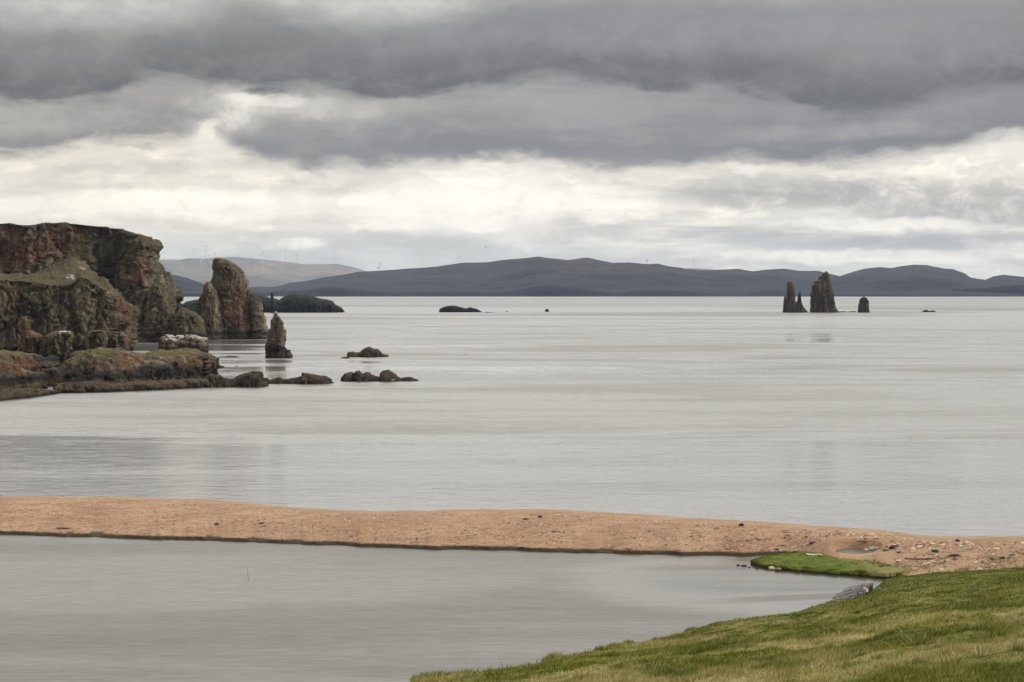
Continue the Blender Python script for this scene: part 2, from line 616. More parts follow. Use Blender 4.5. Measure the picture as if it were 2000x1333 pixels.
M_CLIFF = rock_material("cliff_rock", (0.112, 0.098, 0.064), (0.125, 0.094, 0.060), (0.175, 0.088, 0.052), (0.060, 0.048, 0.024), (0.014, 0.012, 0.011), moss_top=0.62)
M_STACK = rock_material("stack_rock", (0.125, 0.106, 0.075), (0.135, 0.100, 0.068), (0.165, 0.085, 0.054), (0.072, 0.066, 0.030), (0.02, 0.018, 0.016), moss_top=0.66)
M_LOW = rock_material("shore_rock", (0.098, 0.084, 0.055), (0.118, 0.084, 0.052), (0.125, 0.064, 0.037), (0.080, 0.076, 0.020), (0.016, 0.014, 0.013), moss_top=3.0)
M_SKERRY = rock_material("skerry_rock", (0.040, 0.034, 0.026), (0.062, 0.042, 0.029), (0.10, 0.058, 0.04), (0.05, 0.045, 0.028), (0.014, 0.012, 0.012), tide=False, scale=0.6, moss_top=3.0)
M_FAR = rock_material("far_rock", (0.060, 0.048, 0.036), (0.080, 0.056, 0.037), (0.11, 0.068, 0.044), (0.035, 0.035, 0.022), (0.012, 0.012, 0.012), tide=False, scale=1.6, moss_top=3.0)
M_ISLET = rock_material("islet_rock", (0.012, 0.012, 0.013), (0.02, 0.019, 0.017), (0.025, 0.02, 0.017), (0.02, 0.024, 0.014), (0.006, 0.006, 0.008), tide=False, scale=2.0)


# ------------------------------------------------------------------ water
def water_material(name, lagoon):
    def b(g, p):
        pos = g.geo()[0]
        x, y, z = g.sep(pos)
        slick_v = g.vmath("MULTIPLY", pos, (0.55, 1.0, 1.0))
        if lagoon:
            big = g.noise(g.vmath("MULTIPLY", pos, (0.35, 1.0, 1.0)), 0.035, 3, 0.5, 0.5)
            rough = g.lin(g.smooth(big, 0.40, 0.62), 0, 1, 0.34, 0.44)
            # calm sheltered corner by the green point
            cx = g.mul(g.sub(x, 30.0), 1 / 22.0)
            cy = g.mul(g.sub(y, 234.0), 1 / 22.0)
            streaky = g.noise(g.vmath("MULTIPLY", pos, (0.12, 1.0, 1.0)), 0.16, 4, 0.6, 0.4)
            fleck = g.noise(g.vmath("MULTIPLY", pos, (0.3, 1.0, 1.0)), 1.1, 4, 0.7)
            rough = g.add(rough, g.add(g.mul(g.sub(streaky, 0.5), 0.13), g.mul(g.sub(fleck, 0.5), 0.30)))
            rough = g.math("MAXIMUM", rough, 0.04)
            calm = g.smooth(g.add(g.add(g.mul(cx, cx), g.mul(cy, cy)), g.mul(g.sub(big, 0.5), 1.2)), 1.7, 0.4)
            rough = g.fmix(calm, rough, g.add(0.13, g.mul(g.sub(streaky, 0.5), 0.25)))
            # a smooth darker lane in front of the slabs
            ln = g.add(g.mul(g.sub(x, 34.0), -0.30), g.sub(y, 226.0))
            lane = g.mul(g.smooth(g.math("ABSOLUTE", ln), 4.5, 1.0), g.smooth(x, 12.0, 26.0))
            rough = g.fmix(g.mul(lane, 0.85), rough, 0.5)
            w1 = g.noise(g.vmath("MULTIPLY", pos, (0.7, 1.0, 1.0)), 1.5, 4, 0.6)
            w2 = g.noise(g.vmath("MULTIPLY", pos, (0.6, 1.0, 1.0)), 5.0, 3, 0.6)
            hgt = g.add(w1, g.mul(w2, 0.35))
            dist = g.mul(g.fmix(calm, 1.0, 0.5), 0.022)
            col = (0.055, 0.050, 0.034)
        else:
            b1 = g.noise(slick_v, 1 / 150.0, 4, 0.55, 0.6)
            b2 = g.noise(slick_v, 1 / 620.0, 3, 0.5, 0.8)
            b3 = g.noise(g.vmath("MULTIPLY", pos, (0.25, 1.0, 1.0)), 1 / 40.0, 4, 0.55, 0.5)
            far = g.smooth(y, 1300, 2600)
            bb = g.fmix(far, g.add(g.mul(b1, 0.6), g.mul(b3, 0.4)), b2)
            k = g.smooth(bb, 0.42, 0.60)
            rough = g.lin(k, 0, 1, g.fmix(g.smooth(y, 1400, 2400), 0.10, 0.27), 0.52)
            yy = g.add(y, g.mul(g.sub(b3, 0.5), 260.0))
            rough = g.fmix(g.smooth(y, 900, 600), rough, g.add(0.30, g.mul(k, 0.17)))
            rough = g.fmix(g.smooth(yy, 500, 430), rough, g.add(0.10, g.mul(g.smooth(b3, 0.5, 0.7), 0.16)))
            offing = g.mul(g.smooth(y, 3600, 5200), g.smooth(y, 9500, 8200))
            rough = g.fmix(offing, rough, 0.42)
            glass = g.smooth(y, 9300, 9900)
            rough = g.fmix(glass, rough, 0.05)
            w1 = g.noise(g.vmath("MULTIPLY", pos, (0.55, 1.0, 1.0)), 0.75, 4, 0.6)
            w2 = g.noise(g.vmath("MULTIPLY", pos, (0.6, 1.0, 1.0)), 0.16, 3, 0.5)
            w3 = g.noise(g.vmath("MULTIPLY", pos, (0.35, 1.0, 1.0)), 0.42, 5, 0.7, 0.6)
            rough = g.add(rough, g.mul(g.smooth(y, 1500, 500), g.mul(g.sub(w3, 0.5), 0.65)))
            rough = g.math("MAXIMUM", rough, 0.03)
            hgt = g.add(w1, g.mul(w2, 0.9))
            near = g.smooth(y, 900, 330)
            dist = g.mul(g.fmix(near, 0.04, 1.0), g.fmix(k, 0.10, 0.26))
            col = (0.135, 0.128, 0.115)
        g.put(p.inputs["Base Color"], col)
        g.put(p.inputs["Roughness"], rough)
        p.inputs["IOR"].default_value = 1.34
        p.inputs["Specular IOR Level"].default_value = 0.5
        g.put(p.inputs["Normal"], g.bump(hgt, dist, 1.0))
    return material(name, b)


M_SEA = water_material("sea_water", False)
M_LAG = water_material("lagoon_water", True)
xs = np.array([-30000, 30000.0])
mesh_obj("sea", [(-32000, -800, 0), (32000, -800, 0), (32000, 25000, 0), (-32000, 25000, 0)], np.array([[0, 1, 2, 3]]), M_SEA, smooth=False)["kind"] = "structure"
tag(bpy.data.objects["sea"], kind="structure")
mesh_obj("seabed", [(-32000, -800, -6), (32000, -800, -6), (32000, 25000, -6), (-32000, 25000, -6)], np.array([[0, 1, 2, 3]]), plain("seabed_mud", (0.05, 0.045, 0.035)), smooth=False)
tag(bpy.data.objects["seabed"], kind="structure")

# ------------------------------------------------------------------ beach spit
EDGE = [(-1200, 1035), (-400, 1041), (0, 1045), (200, 1052), (400, 1057), (550, 1063), (700, 1069), (850, 1074), (1000, 1077), (1200, 1083), (1450, 1088),
        (1555, 1085), (1580, 1089), (1600, 1096), (1640, 1112), (1700, 1119), (1760, 1132), (1850, 1134), (2000, 1138), (3400, 1140)]
CREST = [(-1200, 970), (0, 975), (200, 977), (400, 982), (480, 989), (560, 997), (650, 1003), (740, 1007), (820, 1005), (900, 1003), (1060, 1002), (1130, 1005),
         (1200, 1010), (1320, 1019), (1450, 1026), (1560, 1034), (1650, 1040), (1740, 1048), (1775, 1053), (1800, 1058), (1850, 1059), (2000, 1060), (3400, 1062)]
CH = [(-1200, 2.3), (700, 2.2), (1060, 2.5), (1500, 2.3), (1750, 2.0), (2000, 2.6), (3400, 4.5)]
EZ = [(-1200, 0.0), (1700, 0.0), (1740, 0.25), (1800, 0.7), (1900, 1.1), (2000, 1.4), (3400, 3.5)]


POOL = (38.2, 255.8, 0.95)


def beach_z(px, Y):
    eY = D(interp(EDGE, px))
    h = interp(CH, px)
    cY = (H - h) * F / (interp(CREST, px) - HZ)
    z0 = interp(EZ, px)
    # the dark lip along the lagoon: a small cut bank
    lip = (0.34 + 0.30 * fbm(px / 45.0, 0.9, 0.1, 4, 15)) * np.clip((1720 - px) / 100, 0, 1) 
    wob = 0.9 * fbm(px / 60.0, 0.3, 0.7, 3, 5)
    dd = Y - eY - wob
    L = np.maximum(cY - eY, 3)
    up = z0 + lip * np.clip(dd / 0.35, -1.5, 1) + (h - z0 - lip) * np.sin(np.clip(dd / L, 0, 1) * pi / 2) ** 1.1
    up = np.where(dd < 0, z0 + dd * 0.35, up)
    down = h - 0.5 * (np.maximum(Y - cY, 0) / 9.0) ** 1.6 * 0.9
    z = np.where(Y < cY, up, np.maximum(down, -3))
    x = (px - 1000) / F * Y
    z = z + 0.05 * fbm(x / 2.2, Y / 2.2, 0, 3, 8) * np.clip(z * 2, 0, 1) + 0.10 * fbm(x / 9, Y / 9, 0, 2, 18) * np.clip(z, 0, 1)
    # hollow that holds the small pool
    r2 = ((x - POOL[0]) / 2.3) ** 2 + ((Y - POOL[1]) / 3.2) ** 2
    w = np.clip(1.6 - r2, 0, 1)
    return z * (1 - w) + np.minimum(z, POOL[2] - .3) * w


def m_beach(g, p):
    pos = g.geo()[0]
    x, y, z = g.sep(pos)
    a = g.noise(pos, 0.12, 4, 0.6)
    f = g.noise(pos, 2.6, 6, 0.75)
    f2 = g.noise(g.vmath("MULTIPLY", pos, (0.5, 1.0, 1.0)), 0.9, 5, 0.7)
    c = g.mix(g.smooth(a, 0.35, 0.65), (0.30, 0.178, 0.100), (0.37, 0.232, 0.138))
    c = g.mix(g.mul(g.smooth(f2, 0.48, 0.66), 0.75), c, (0.19, 0.115, 0.072))
    m3 = g.noise(g.vmath("MULTIPLY", pos, (0.25, 1.0, 1.0)), 0.55, 6, 0.7)
    c = g.mix(g.mul(g.smooth(m3, 0.50, 0.68), 0.55), c, (0.42, 0.30, 0.20))
    c = g.mix(g.mul(g.smooth(m3, 0.46, 0.34), 0.55), c, (0.20, 0.13, 0.085))
    c = g.mix(g.mul(g.smooth(f, 0.56, 0.70), 0.7), c, (0.62, 0.49, 0.39))
    c = g.mix(g.mul(g.smooth(f, 0.44, 0.30), 0.75), c, (0.20, 0.13, 0.095))
    right = g.mul(g.smooth(x, 36, 48), g.smooth(g.noise(pos, 0.30, 5, 0.65), 0.46, 0.62))
    c = g.mix(g.mul(right, 0.55), c, (0.19, 0.18, 0.07))
    # damp peaty lip and weed right at the lagoon edge
    zz = g.add(z, g.mul(g.sub(f, 0.5), 0.25))
    c = g.mix(g.mul(g.smooth(zz, 0.52, 0.36), 0.93), c, (0.035, 0.027, 0.016))
    g.put(p.inputs["Base Color"], c)
    g.put(p.inputs["Normal"], g.bump(g.add(f, g.mul(f2, 0.6)), 0.16, 1.0))


M_BEACH = material("pink_shingle", m_beach)
pxs = np.concatenate([np.linspace(-7000, -1240, 60), np.linspace(-1200, -40, 120), np.linspace(-35, 2035, 1100), np.linspace(2040, 3300, 120), np.linspace(3400, 16000, 60)])
Ys = np.concatenate([np.linspace(205, 240, 70), np.linspace(240.3, 320, 260), np.linspace(321, 350, 20)])
PX, YY = np.meshgrid(pxs, Ys)
Zb = beach_z(PX, YY)
V = np.stack([(PX - 1000) / F * YY, YY, Zb], -1).reshape(-1, 3)
fb = grid_faces(*PX.shape)
keep = (V[fb][:, :, 2].max(1) > -1.5)
tag(mesh_obj("beach", V, fb[keep][:, ::-1], M_BEACH), kind="structure")

# lagoon sheet, its rim buried in the land round it
lp = np.linspace(-7000, 1800, 300)
far_e = D(interp(EDGE, lp)) + 3.0
LV = [((p - 1000) / F * e, e, 0.05) for p, e in zip(lp, far_e)]
near_e = [(-1200, 28), (0, 34), (840, 45), (1100, 60), (1400, 100), (1600, 170), (1700, 205), (1800, 215)]
LN = [((p - 1000) / F * interp(near_e, p), float(interp(near_e, p)), 0.05) for p in lp]
V = np.array(LN + LV)
n = len(lp)
f = np.array([[i, i + 1, n + i + 1, n + i] for i in range(n - 1)])
tag(mesh_obj("lagoon", V, f, M_LAG, smooth=False), kind="structure")

# ------------------------------------------------------------------ grassy foreground slope
SIL = [(-1200, 2500), (-600, 2100), (0, 1700), (600, 1420), (780, 1352), (840, 1336), (900, 1322), (960, 1316), (1000, 1312), (1060, 1300), (1100, 1292), (1150, 1278),
       (1200, 1267), (1260, 1257), (1300, 1251), (1350, 1240), (1400, 1228), (1450, 1222), (1500, 1217), (1560, 1209), (1600, 1199), (1630, 1188), (1650, 1183),
       (1680, 1178), (1698, 1167), (1708, 1150), (1730, 1132), (1760, 1127), (1800, 1124), (1850, 1120), (1920, 1117), (2000, 1113), (3400, 1100)]
SD = [(-1200, 36), (-600, 40), (0, 48), (600, 57), (840, 64), (1000, 72), (1100, 82), (1200, 95), (1300, 112), (1400, 138), (1500, 168), (1560, 189), (1600, 204),
      (1630, 216), (1650, 218.5), (1680, 220), (1698, 224), (1708, 231), (1730, 238), (1760, 234), (1850, 231), (2000, 230), (3400, 228)]


def slope_z(px, Y, micro=True):
    sy = interp(SIL, px)
    ys = interp(SD, px)
    zs = H - (sy - HZ) / F * ys
    t = Y / ys
    m = interp([(-1200, .150), (840, .1445), (2000, .1140), (3400, .10)], px)
    tot = H - 1.7 - zs
    rem = tot - m * ys
    zin = H - 1.7 - m * Y - rem * np.clip(t, 0, 1) ** 3
    drop = interp([(-1200, .8), (1600, .7), (1720, .3), (1760, .10), (3400, .06)], px)
    zout = zs - drop * (Y - ys) - 0.02 * (Y - ys) ** 2 * np.clip((1730 - px) / 50, 0, 1)
    z = np.where(t < 1, zin, zout)
    x = (px - 1000) / F * Y
    if micro:
        k = np.clip((Y - 8) / 20, 0, 1)
        k2 = np.clip((235 - Y) / 60, 0.25, 1)
        z = z + k * (0.22 * k2 * fbm(x / 3.2, Y / 4.5, 0, 3, 31) + 0.07 * fbm(x / 0.8, Y / 0.8, 0, 2, 33) * k2)
        # long shallow swells of the pasture
        z = z + k * k2 * 0.45 * pn(x / 11, Y / 22, 0.5, 37) * np.clip((ys - Y) / 20, 0, 1)
    return np.maximum(z, -4)


def m_grass(blade):
    def b(g, p):
        pos = g.geo()[0]
        x, y, z = g.sep(pos)
        a = g.noise(pos, 0.11, 4, 0.6, 0.4)
        pf = g.vmath("MULTIPLY", pos, (1.0, 0.45, 0.2))
        m = g.noise(pf, 0.42, 5, 0.62)
        f = g.noise(pos, 2.4, 5, 0.7)
        farness = g.smooth(y, 55, 165)
        green = g.mix(g.smooth(m, 0.36, 0.62), (0.110, 0.132, 0.008), (0.225, 0.222, 0.026))
        straw = (0.52, 0.43, 0.19)
        sv = g.add(g.mul(m, 0.55), g.mul(a, 0.45))
        c = g.mix(g.mul(g.smooth(sv, 0.47, 0.58), g.fmix(farness, 0.85, 0.15)), green, straw)
        c = g.mix(g.mul(farness, 0.45), c, (0.075, 0.10, 0.006))
        c = g.mix(g.mul(g.smooth(f, 0.5, 0.25), 0.5), c, (0.055, 0.065, 0.012))
        if blade:
            r = g.attr("rnd")
            c = g.mix(g.mul(g.smooth(r, 0.62, 1.0), 0.65), c, (0.33, 0.29, 0.14))
            c = g.mix(g.mul(g.smooth(r, 0.35, 0.0), 0.5), c, (0.075, 0.10, 0.016))
            p.inputs["Roughness"].default_value = 0.6
            p.inputs["Specular IOR Level"].default_value = 0.1
        else:
            c = g.mix(0.45, c, (0.05, 0.052, 0.012))
            p.inputs["Specular IOR Level"].default_value = 0.1
            g.put(p.inputs["Normal"], g.bump(g.add(f, g.mul(g.noise(pos, 7.0, 3, 0.7), 0.5)), 0.12, 1.0))
        g.put(p.inputs["Base Color"], c)
    return b


M_TURF = material("turf", m_grass(False))
M_BLADE = material("grass_blades", m_grass(True))
pxs = np.concatenate([np.linspace(-14000, -1300, 60), np.linspace(-1200, 700, 110), np.linspace(710, 2060, 760), np.linspace(2070, 3400, 80), np.linspace(3500, 24000, 90)])
Ys = np.concatenate([np.linspace(2, 22, 24), np.geomspace(22.3, 262, 620)])
PX, YY = np.meshgrid(pxs, Ys)
Zg = slope_z(PX, YY)
V = np.stack([(PX - 1000) / F * YY, YY, Zg], -1).reshape(-1, 3)
f = grid_faces(*PX.shape)
keep = V[f][:, :, 2].max(1) > -2
tag(mesh_obj("grass_slope", V, f[keep], M_TURF), kind="structure")
# the ground carries on behind and beside the camera
gx, gy = np.meshgrid(np.linspace(-120, 160, 60), np.linspace(-90, 3, 30))
gz = H - 1.75 + 0.02 * (-gy) - 0.004 * np.maximum(-gx - 3, 0) ** 1.4 - 0.25 + 0.1 * fbm(gx / 6, gy / 6, 0, 2, 90)
V = np.stack([gx, gy, gz], -1).reshape(-1, 3)
tag(mesh_obj("ground", V, grid_faces(30, 60), M_TURF), kind="structure")

# the flat green point reaching into the lagoon
UP = [(1466, 1101), (1480, 1097), (1500, 1092), (1530, 1088), (1560, 1086), (1620, 1085), (1690, 1087), (1705, 1095), (1735, 1102), (1790, 1118), (1820, 1124)]
LO = [(1466, 1102), (1480, 1108), (1500, 1113), (1540, 1117), (1580, 1120), (1650, 1126), (1730, 1131), (1790, 1129), (1820, 1126)]
pxs = np.linspace(1466, 1820, 300)
s = np.linspace(0, 1, 80)
yn, yf = D(interp(LO, pxs)), D(interp(UP, pxs))
V = []
for k in s:
    Y = yn + (yf - yn) * k
    edge_d = np.minimum(Y - yn, yf - Y)
    z = -0.3 + 0.62 * np.clip(edge_d / 0.25 + 0.3, 0, 1) + 0.30 * np.clip(edge_d / 4, 0, 1) + interp([(1466, 0), (1700, 0.15), (1820, .5)], pxs)
    x = (pxs - 1000) / F * Y
    Yj = Y + 0.55 * fbm(x / 1.3, k * 3, 0, 4, 66)
    z = z + 0.05 * fbm(x, Y, 0, 3, 61)
    fade = np.clip((pxs - 1690) / 110, 0, 1)
    z = z - fade * (0.25 + 0.55 * np.clip(fbm(x / 1.8, Y / 1.8, 0, 3, 68) + .35, 0, 1)) * (k > .25)
    V.append(np.stack([x, Yj, z], -1))
V = np.concatenate(V)


def m_point(g, p):
    pos = g.geo()[0]
    z = g.sep(pos)[2]
    x = g.sep(pos)[0]
    n = g.noise(pos, 0.35, 4, 0.6)
    f = g.noise(pos, 3.0, 5, 0.7)
    c = g.mix(g.smooth(n, 0.35, 0.65), (0.066, 0.090, 0.006), (0.115, 0.125, 0.010))
    c = g.mix(g.mul(g.smooth(g.add(x, g.mul(n, 6)), 38.5, 42.5), 0.6), c, (0.24, 0.19, 0.09))
    c = g.mix(g.mul(g.smooth(f, 0.5, 0.3), 0.4), c, (0.05, 0.075, 0.015))
    c = g.mix(g.smooth(g.add(z, g.mul(f, 0.15)), 0.36, 0.26), c, (0.025, 0.022, 0.015))
    g.put(p.inputs["Base Color"], c)
    g.put(p.inputs["Normal"], g.bump(f, 0.1, 1.0))


tag(mesh_obj("grass_point", V, grid_faces(80, 300), material("green_point_turf", m_point)), kind="structure")


# grass blades: dense near the camera, coarser and sparser with distance
def blades(n, y0, y1, hmin, hmax, width, px0=800, px1=2080, seed=1, sil_only=False, power=1.0):
    r = np.random.default_rng(seed)
    px = r.uniform(px0, px1, n)
    Y = y0 * (y1 / y0) ** (r.uniform(0, 1, n) ** power)
    ys = interp(SD, px)
    ok = (Y < ys + 0.8) & (interp(SIL, px) < 1400)
    if sil_only:
        Y = ys - np.abs(r.normal(0, 2.2, n)) + 0.4
        ok = (Y > y0) & (Y < y1)
    px, Y = px[ok], Y[ok]
    x = (px - 1000) / F * Y
    tuft = fbm(x / 1.1, Y / 1.4, 0, 3, 44)
    big = fbm(x / 4.5, Y / 6.0, 0, 2, 45)
    dens = np.clip(0.85 + tuft * 0.5, 0.5, 1)
    ok = r.uniform(0, 1, len(px)) < dens
    px, Y, x, tuft, big = px[ok], Y[ok], x[ok], tuft[ok], big[ok]
    z = slope_z(px, Y) - 0.015
    n = len(px)
    h = r.uniform(hmin, hmax, n) * np.clip(0.85 + 0.55 * tuft + 0.35 * big, 0.45, 1.9)
    a = r.uniform(0, 2 * pi, n)
    w = width * r.uniform(0.6, 1.3, n)
    la = r.normal(0.4, 0.9, n)
    ll = h * np.abs(r.normal(0.35, 0.25, n))
    dx, dy = np.cos(a) * w / 2, np.sin(a) * w / 2
    ex, ey = np.cos(la) * ll, np.sin(la) * ll
    P = np.stack([x, Y, z], -1)
    o = np.zeros((n, 5, 3))
    o[:, 0] = P + np.stack([-dx, -dy, 0 * dx], -1)
    o[:, 1] = P + np.stack([dx, dy, 0 * dx], -1)
    mp = P + np.stack([ex * .35, ey * .35, h * .6], -1)
    o[:, 2] = mp + np.stack([dx * .7, dy * .7, 0 * dx], -1)
    o[:, 3] = mp - np.stack([dx * .7, dy * .7, 0 * dx], -1)
    o[:, 4] = P + np.stack([ex, ey, h], -1)
    b = np.arange(n)[:, None] * 5
    q = b + np.array([0, 1, 2, 3])
    t = b + np.array([3, 2, 4])
    rn = np.clip(r.uniform(0, 1, n) * 0.8 + 0.22 * r.normal(0, 1, n) * 0.3 + 0.12 * big + 0.05, 0, 1)
    return o.reshape(-1, 3), q, t, np.repeat(rn, 5)


def point_blades(n):
    r = np.random.default_rng(8)
    px = r.uniform(1466, 1800, n)
    k = r.uniform(0, 1, n)
    edge = r.uniform(0, 1, n) < .45
    k = np.where(edge, np.where(r.uniform(0, 1, n) < .5, .02 + .04 * k, .94 + .05 * k), k)
    a_, b_ = D(interp(LO, px)), D(interp(UP, px))
    Y = a_ + (b_ - a_) * k
    x = (px - 1000) / F * Y
    z = .22 + .30 * np.clip(np.minimum(Y - a_, b_ - Y) / 4, 0, 1) + interp([(1466, 0), (1700, .15), (1820, .5)], px) - .25 * np.clip((px - 1690) / 110, 0, 1)
    h = r.uniform(.06, .20, n) * np.clip(1 + fbm(x, Y, 0, 3, 71), .3, 2)
    t = r.uniform(0, 2 * pi, n)
    w = .04
    o = np.stack([np.stack([x - w * np.cos(t), Y - w * np.sin(t), z], -1), np.stack([x + w * np.cos(t), Y + w * np.sin(t), z], -1),
                  np.stack([x + h * .4 * np.cos(t * 3), Y, z + h], -1)], 1)
    return o.reshape(-1, 3), np.zeros((0, 4), int), np.arange(3 * n).reshape(-1, 3), np.repeat(r.uniform(.2, .75, n), 3)


def tussocks(nc, seed):
    r = np.random.default_rng(seed)
    px = r.uniform(850, 2050, nc)
    Y = 28 * (150 / 28) ** r.uniform(0, 1, nc)
    ok = Y < interp(SD, px) - .5
    px, Y = px[ok], Y[ok]
    k = 70
    cx, cy = (px - 1000) / F * Y, Y
    rad = r.uniform(.06, .24, len(cx)) * (1 + Y / 120)
    tone = r.choice([.08, .2, .9, 1.0], len(cx))
    x = np.repeat(cx, k) + np.repeat(rad, k) * r.normal(0, .6, len(cx) * k)
    y = np.repeat(cy, k) + np.repeat(rad, k) * r.normal(0, .6, len(cx) * k)
    n = len(x)
    z = slope_z(1000 + F * x / y, y) - .02
    h = np.repeat(r.uniform(.09, .21, len(cx)), k) * r.uniform(.5, 1.1, n)
    t = r.uniform(0, 2 * pi, n)
    w = .006 + .00012 * y
    lx, ly = (x - np.repeat(cx, k)) * .6 + h * .25, (y - np.repeat(cy, k)) * .6
    o = np.stack([np.stack([x - w * np.cos(t), y - w * np.sin(t), z], -1), np.stack([x + w * np.cos(t), y + w * np.sin(t), z], -1), np.stack([x + lx, y + ly, z + h], -1)], 1)
    return o.reshape(-1, 3), np.zeros((0, 4), int), np.arange(3 * n).reshape(-1, 3), np.repeat(np.clip(np.repeat(tone, k) + r.normal(0, .08, n), 0, 1), 3)


def margin_tufts(n):
    """thin grass creeping from the pasture out over the shingle"""
    r = np.random.default_rng(12)
    px = r.uniform(1745, 2090, n)
    Y = 230 + 20 * r.uniform(0, 1, n) ** 1.8
    x = (px - 1000) / F * Y
    ok = fbm(x / 2.5, Y / 2.5, 0, 4, 72) + .25 - (Y - 230) / 28 > r.uniform(-.1, .5, n)
    px, Y, x = px[ok], Y[ok], x[ok]
    n = len(x)
    z = np.maximum(beach_z(px, Y), slope_z(px, Y)) - .02
    h = r.uniform(.05, .16, n)
    t = r.uniform(0, 2 * pi, n)
    w = .05
    o = np.stack([np.stack([x - w * np.cos(t), Y - w * np.sin(t), z], -1), np.stack([x + w * np.cos(t), Y + w * np.sin(t), z], -1), np.stack([x + h * .4, Y, z + h], -1)], 1)
    return o.reshape(-1, 3), np.zeros((0, 4), int), np.arange(3 * n).reshape(-1, 3), np.repeat(r.uniform(.3, 1, n), 3)


sets = [point_blades(26000), tussocks(1500, 21), margin_tufts(30000), blades(300000, 24, 50, 0.05, 0.13, 0.013, seed=1),
        blades(260000, 44, 105, 0.06, 0.14, 0.022, seed=2),
        blades(200000, 90, 238, 0.06, 0.13, 0.05, px0=1250, seed=3),
        blades(26000, 40, 200, 0.10, 0.30, 0.02, px0=800, px1=1640, seed=4, sil_only=True)]
V, Q, T, R_, off = [], [], [], [], 0
for v, q, t, r_ in sets:
    V.append(v); Q.append(q + off); T.append(t + off); R_.append(r_); off += len(v)
tag(mesh_obj("grass", np.concatenate(V), [np.concatenate(Q), np.concatenate(T)], M_BLADE, smooth=False, attrs={"rnd": np.concatenate(R_)}),
    "rough green and straw coloured pasture grass on the near slope", "grass", kind="stuff")


# ------------------------------------------------------------------ hills
def hill_material(name, top, low, cliff, s=1.0):
    def b(g, p):
        gg = g.geo()
        pos = gg[0]
        nz = g.sep(gg[1])[2]
        z = g.sep(pos)[2]
        n = g.noise(g.vmath("MULTIPLY", pos, (1, 0.5, 2)), 0.0016 * s, 6, 0.6)
        f = g.noise(pos, 0.012 * s, 5, 0.65)
        c = g.mix(g.smooth(n, 0.38, 0.62), top, low)
        c = g.mix(g.mul(g.smooth(f, 0.5, 0.7), 0.5), c, tuple(k * 1.35 for k in top))
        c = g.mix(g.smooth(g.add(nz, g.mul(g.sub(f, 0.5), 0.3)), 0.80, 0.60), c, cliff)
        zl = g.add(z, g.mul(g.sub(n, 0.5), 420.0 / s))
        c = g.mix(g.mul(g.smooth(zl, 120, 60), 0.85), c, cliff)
        g.put(p.inputs["Base Color"], c)
        g.put(p.inputs["Normal"], g.bump(f, 25.0, 0.6))
    return material(name, b)


def hill(name, prof, Y0, Yc, Yb, mat, seed, lump=1.0, nu=520, cliff=0.0):
    """hill range: prof = crest outline in photo pixels at distance Yc; shore at Y0"""
    prof = sorted(prof)
    px = np.linspace(prof[0][0], prof[-1][0], nu)
    zc = H - (interp(prof, px) - HZ) / F * Yc
    X = (px - 1000) / F
    ts = np.concatenate([np.linspace(0, 1, 90), np.linspace(1.02, 2, 24)])
    V = []
    for t in ts:
        Y = Y0 + (Yc - Y0) * t if t <= 1 else Yc + (Yb - Yc) * (t - 1)
        x = X * Y
        if t <= 1:
            ch = cliff * np.clip(0.35 + 1.3 * fbm(x / 900, 0.2, seed, 3, seed + 5), 0.1, 1.3) 
            base = ch * np.clip(t / 0.03, 0, 1)
            sh = t ** 0.85
            z = base * (1 - sh) + zc * sh
            env = 4 * t * (1 - t)
            z = z + lump * env * np.clip(zc, 20, 400) * (0.30 * fbm(x / 1100, Y / 800, 0, 5, seed) - 0.08)
            z = np.where(t < 0.004, -3, np.maximum(z, 2 + 0 * z))
            # never let a foreground lump rise above the crest line
            lim = H + (zc - H) / Yc * Y - 3
            z = np.where((t < 0.985) & (zc > H), np.minimum(z, np.maximum(lim, 4)), z)
        else:
            z = zc * (1 - (t - 1) ** 1.5)
        if t == 1:
            z = z + 2.5 * fbm(x / 90, 0.1, 0.2, 4, seed + 2)
        V.append(np.stack([x, np.full(nu, Y), z], -1))
    V = np.concatenate(V)
    o = mesh_obj(name, V, grid_faces(len(ts), nu), mat)
    return tag(o, kind="structure")


M_HILL = hill_material("moorland", (0.040, 0.033, 0.024), (0.018, 0.017, 0.017), (0.010, 0.010, 0.014))
M_HILL_DARK = hill_material("dark_moorland", (0.022, 0.021, 0.022), (0.015, 0.015, 0.018), (0.01, 0.01, 0.014))
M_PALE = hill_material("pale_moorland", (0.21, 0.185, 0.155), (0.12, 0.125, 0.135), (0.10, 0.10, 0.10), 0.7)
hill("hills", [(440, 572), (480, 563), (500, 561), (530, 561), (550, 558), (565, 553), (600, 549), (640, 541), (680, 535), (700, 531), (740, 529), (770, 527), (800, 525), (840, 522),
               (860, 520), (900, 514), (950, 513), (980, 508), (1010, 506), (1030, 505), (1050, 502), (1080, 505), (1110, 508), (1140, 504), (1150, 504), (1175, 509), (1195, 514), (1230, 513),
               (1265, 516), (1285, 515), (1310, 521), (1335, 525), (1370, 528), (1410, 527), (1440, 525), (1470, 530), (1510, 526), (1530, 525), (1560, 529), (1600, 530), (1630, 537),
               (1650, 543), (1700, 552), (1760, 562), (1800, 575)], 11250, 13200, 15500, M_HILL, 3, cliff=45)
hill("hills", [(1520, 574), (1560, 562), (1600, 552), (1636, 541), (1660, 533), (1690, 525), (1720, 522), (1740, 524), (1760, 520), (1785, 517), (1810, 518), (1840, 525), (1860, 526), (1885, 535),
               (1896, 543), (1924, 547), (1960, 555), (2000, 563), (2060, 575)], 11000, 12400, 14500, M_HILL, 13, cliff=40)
hill("hills", [(1860, 572), (1900, 556), (1924, 547), (1940, 540), (1960, 537), (2000, 541), (2060, 533), (2150, 528), (2300, 536), (2500, 520), (2800, 535), (3200, 545)], 11150, 12700, 15000, M_HILL, 23, cliff=40)
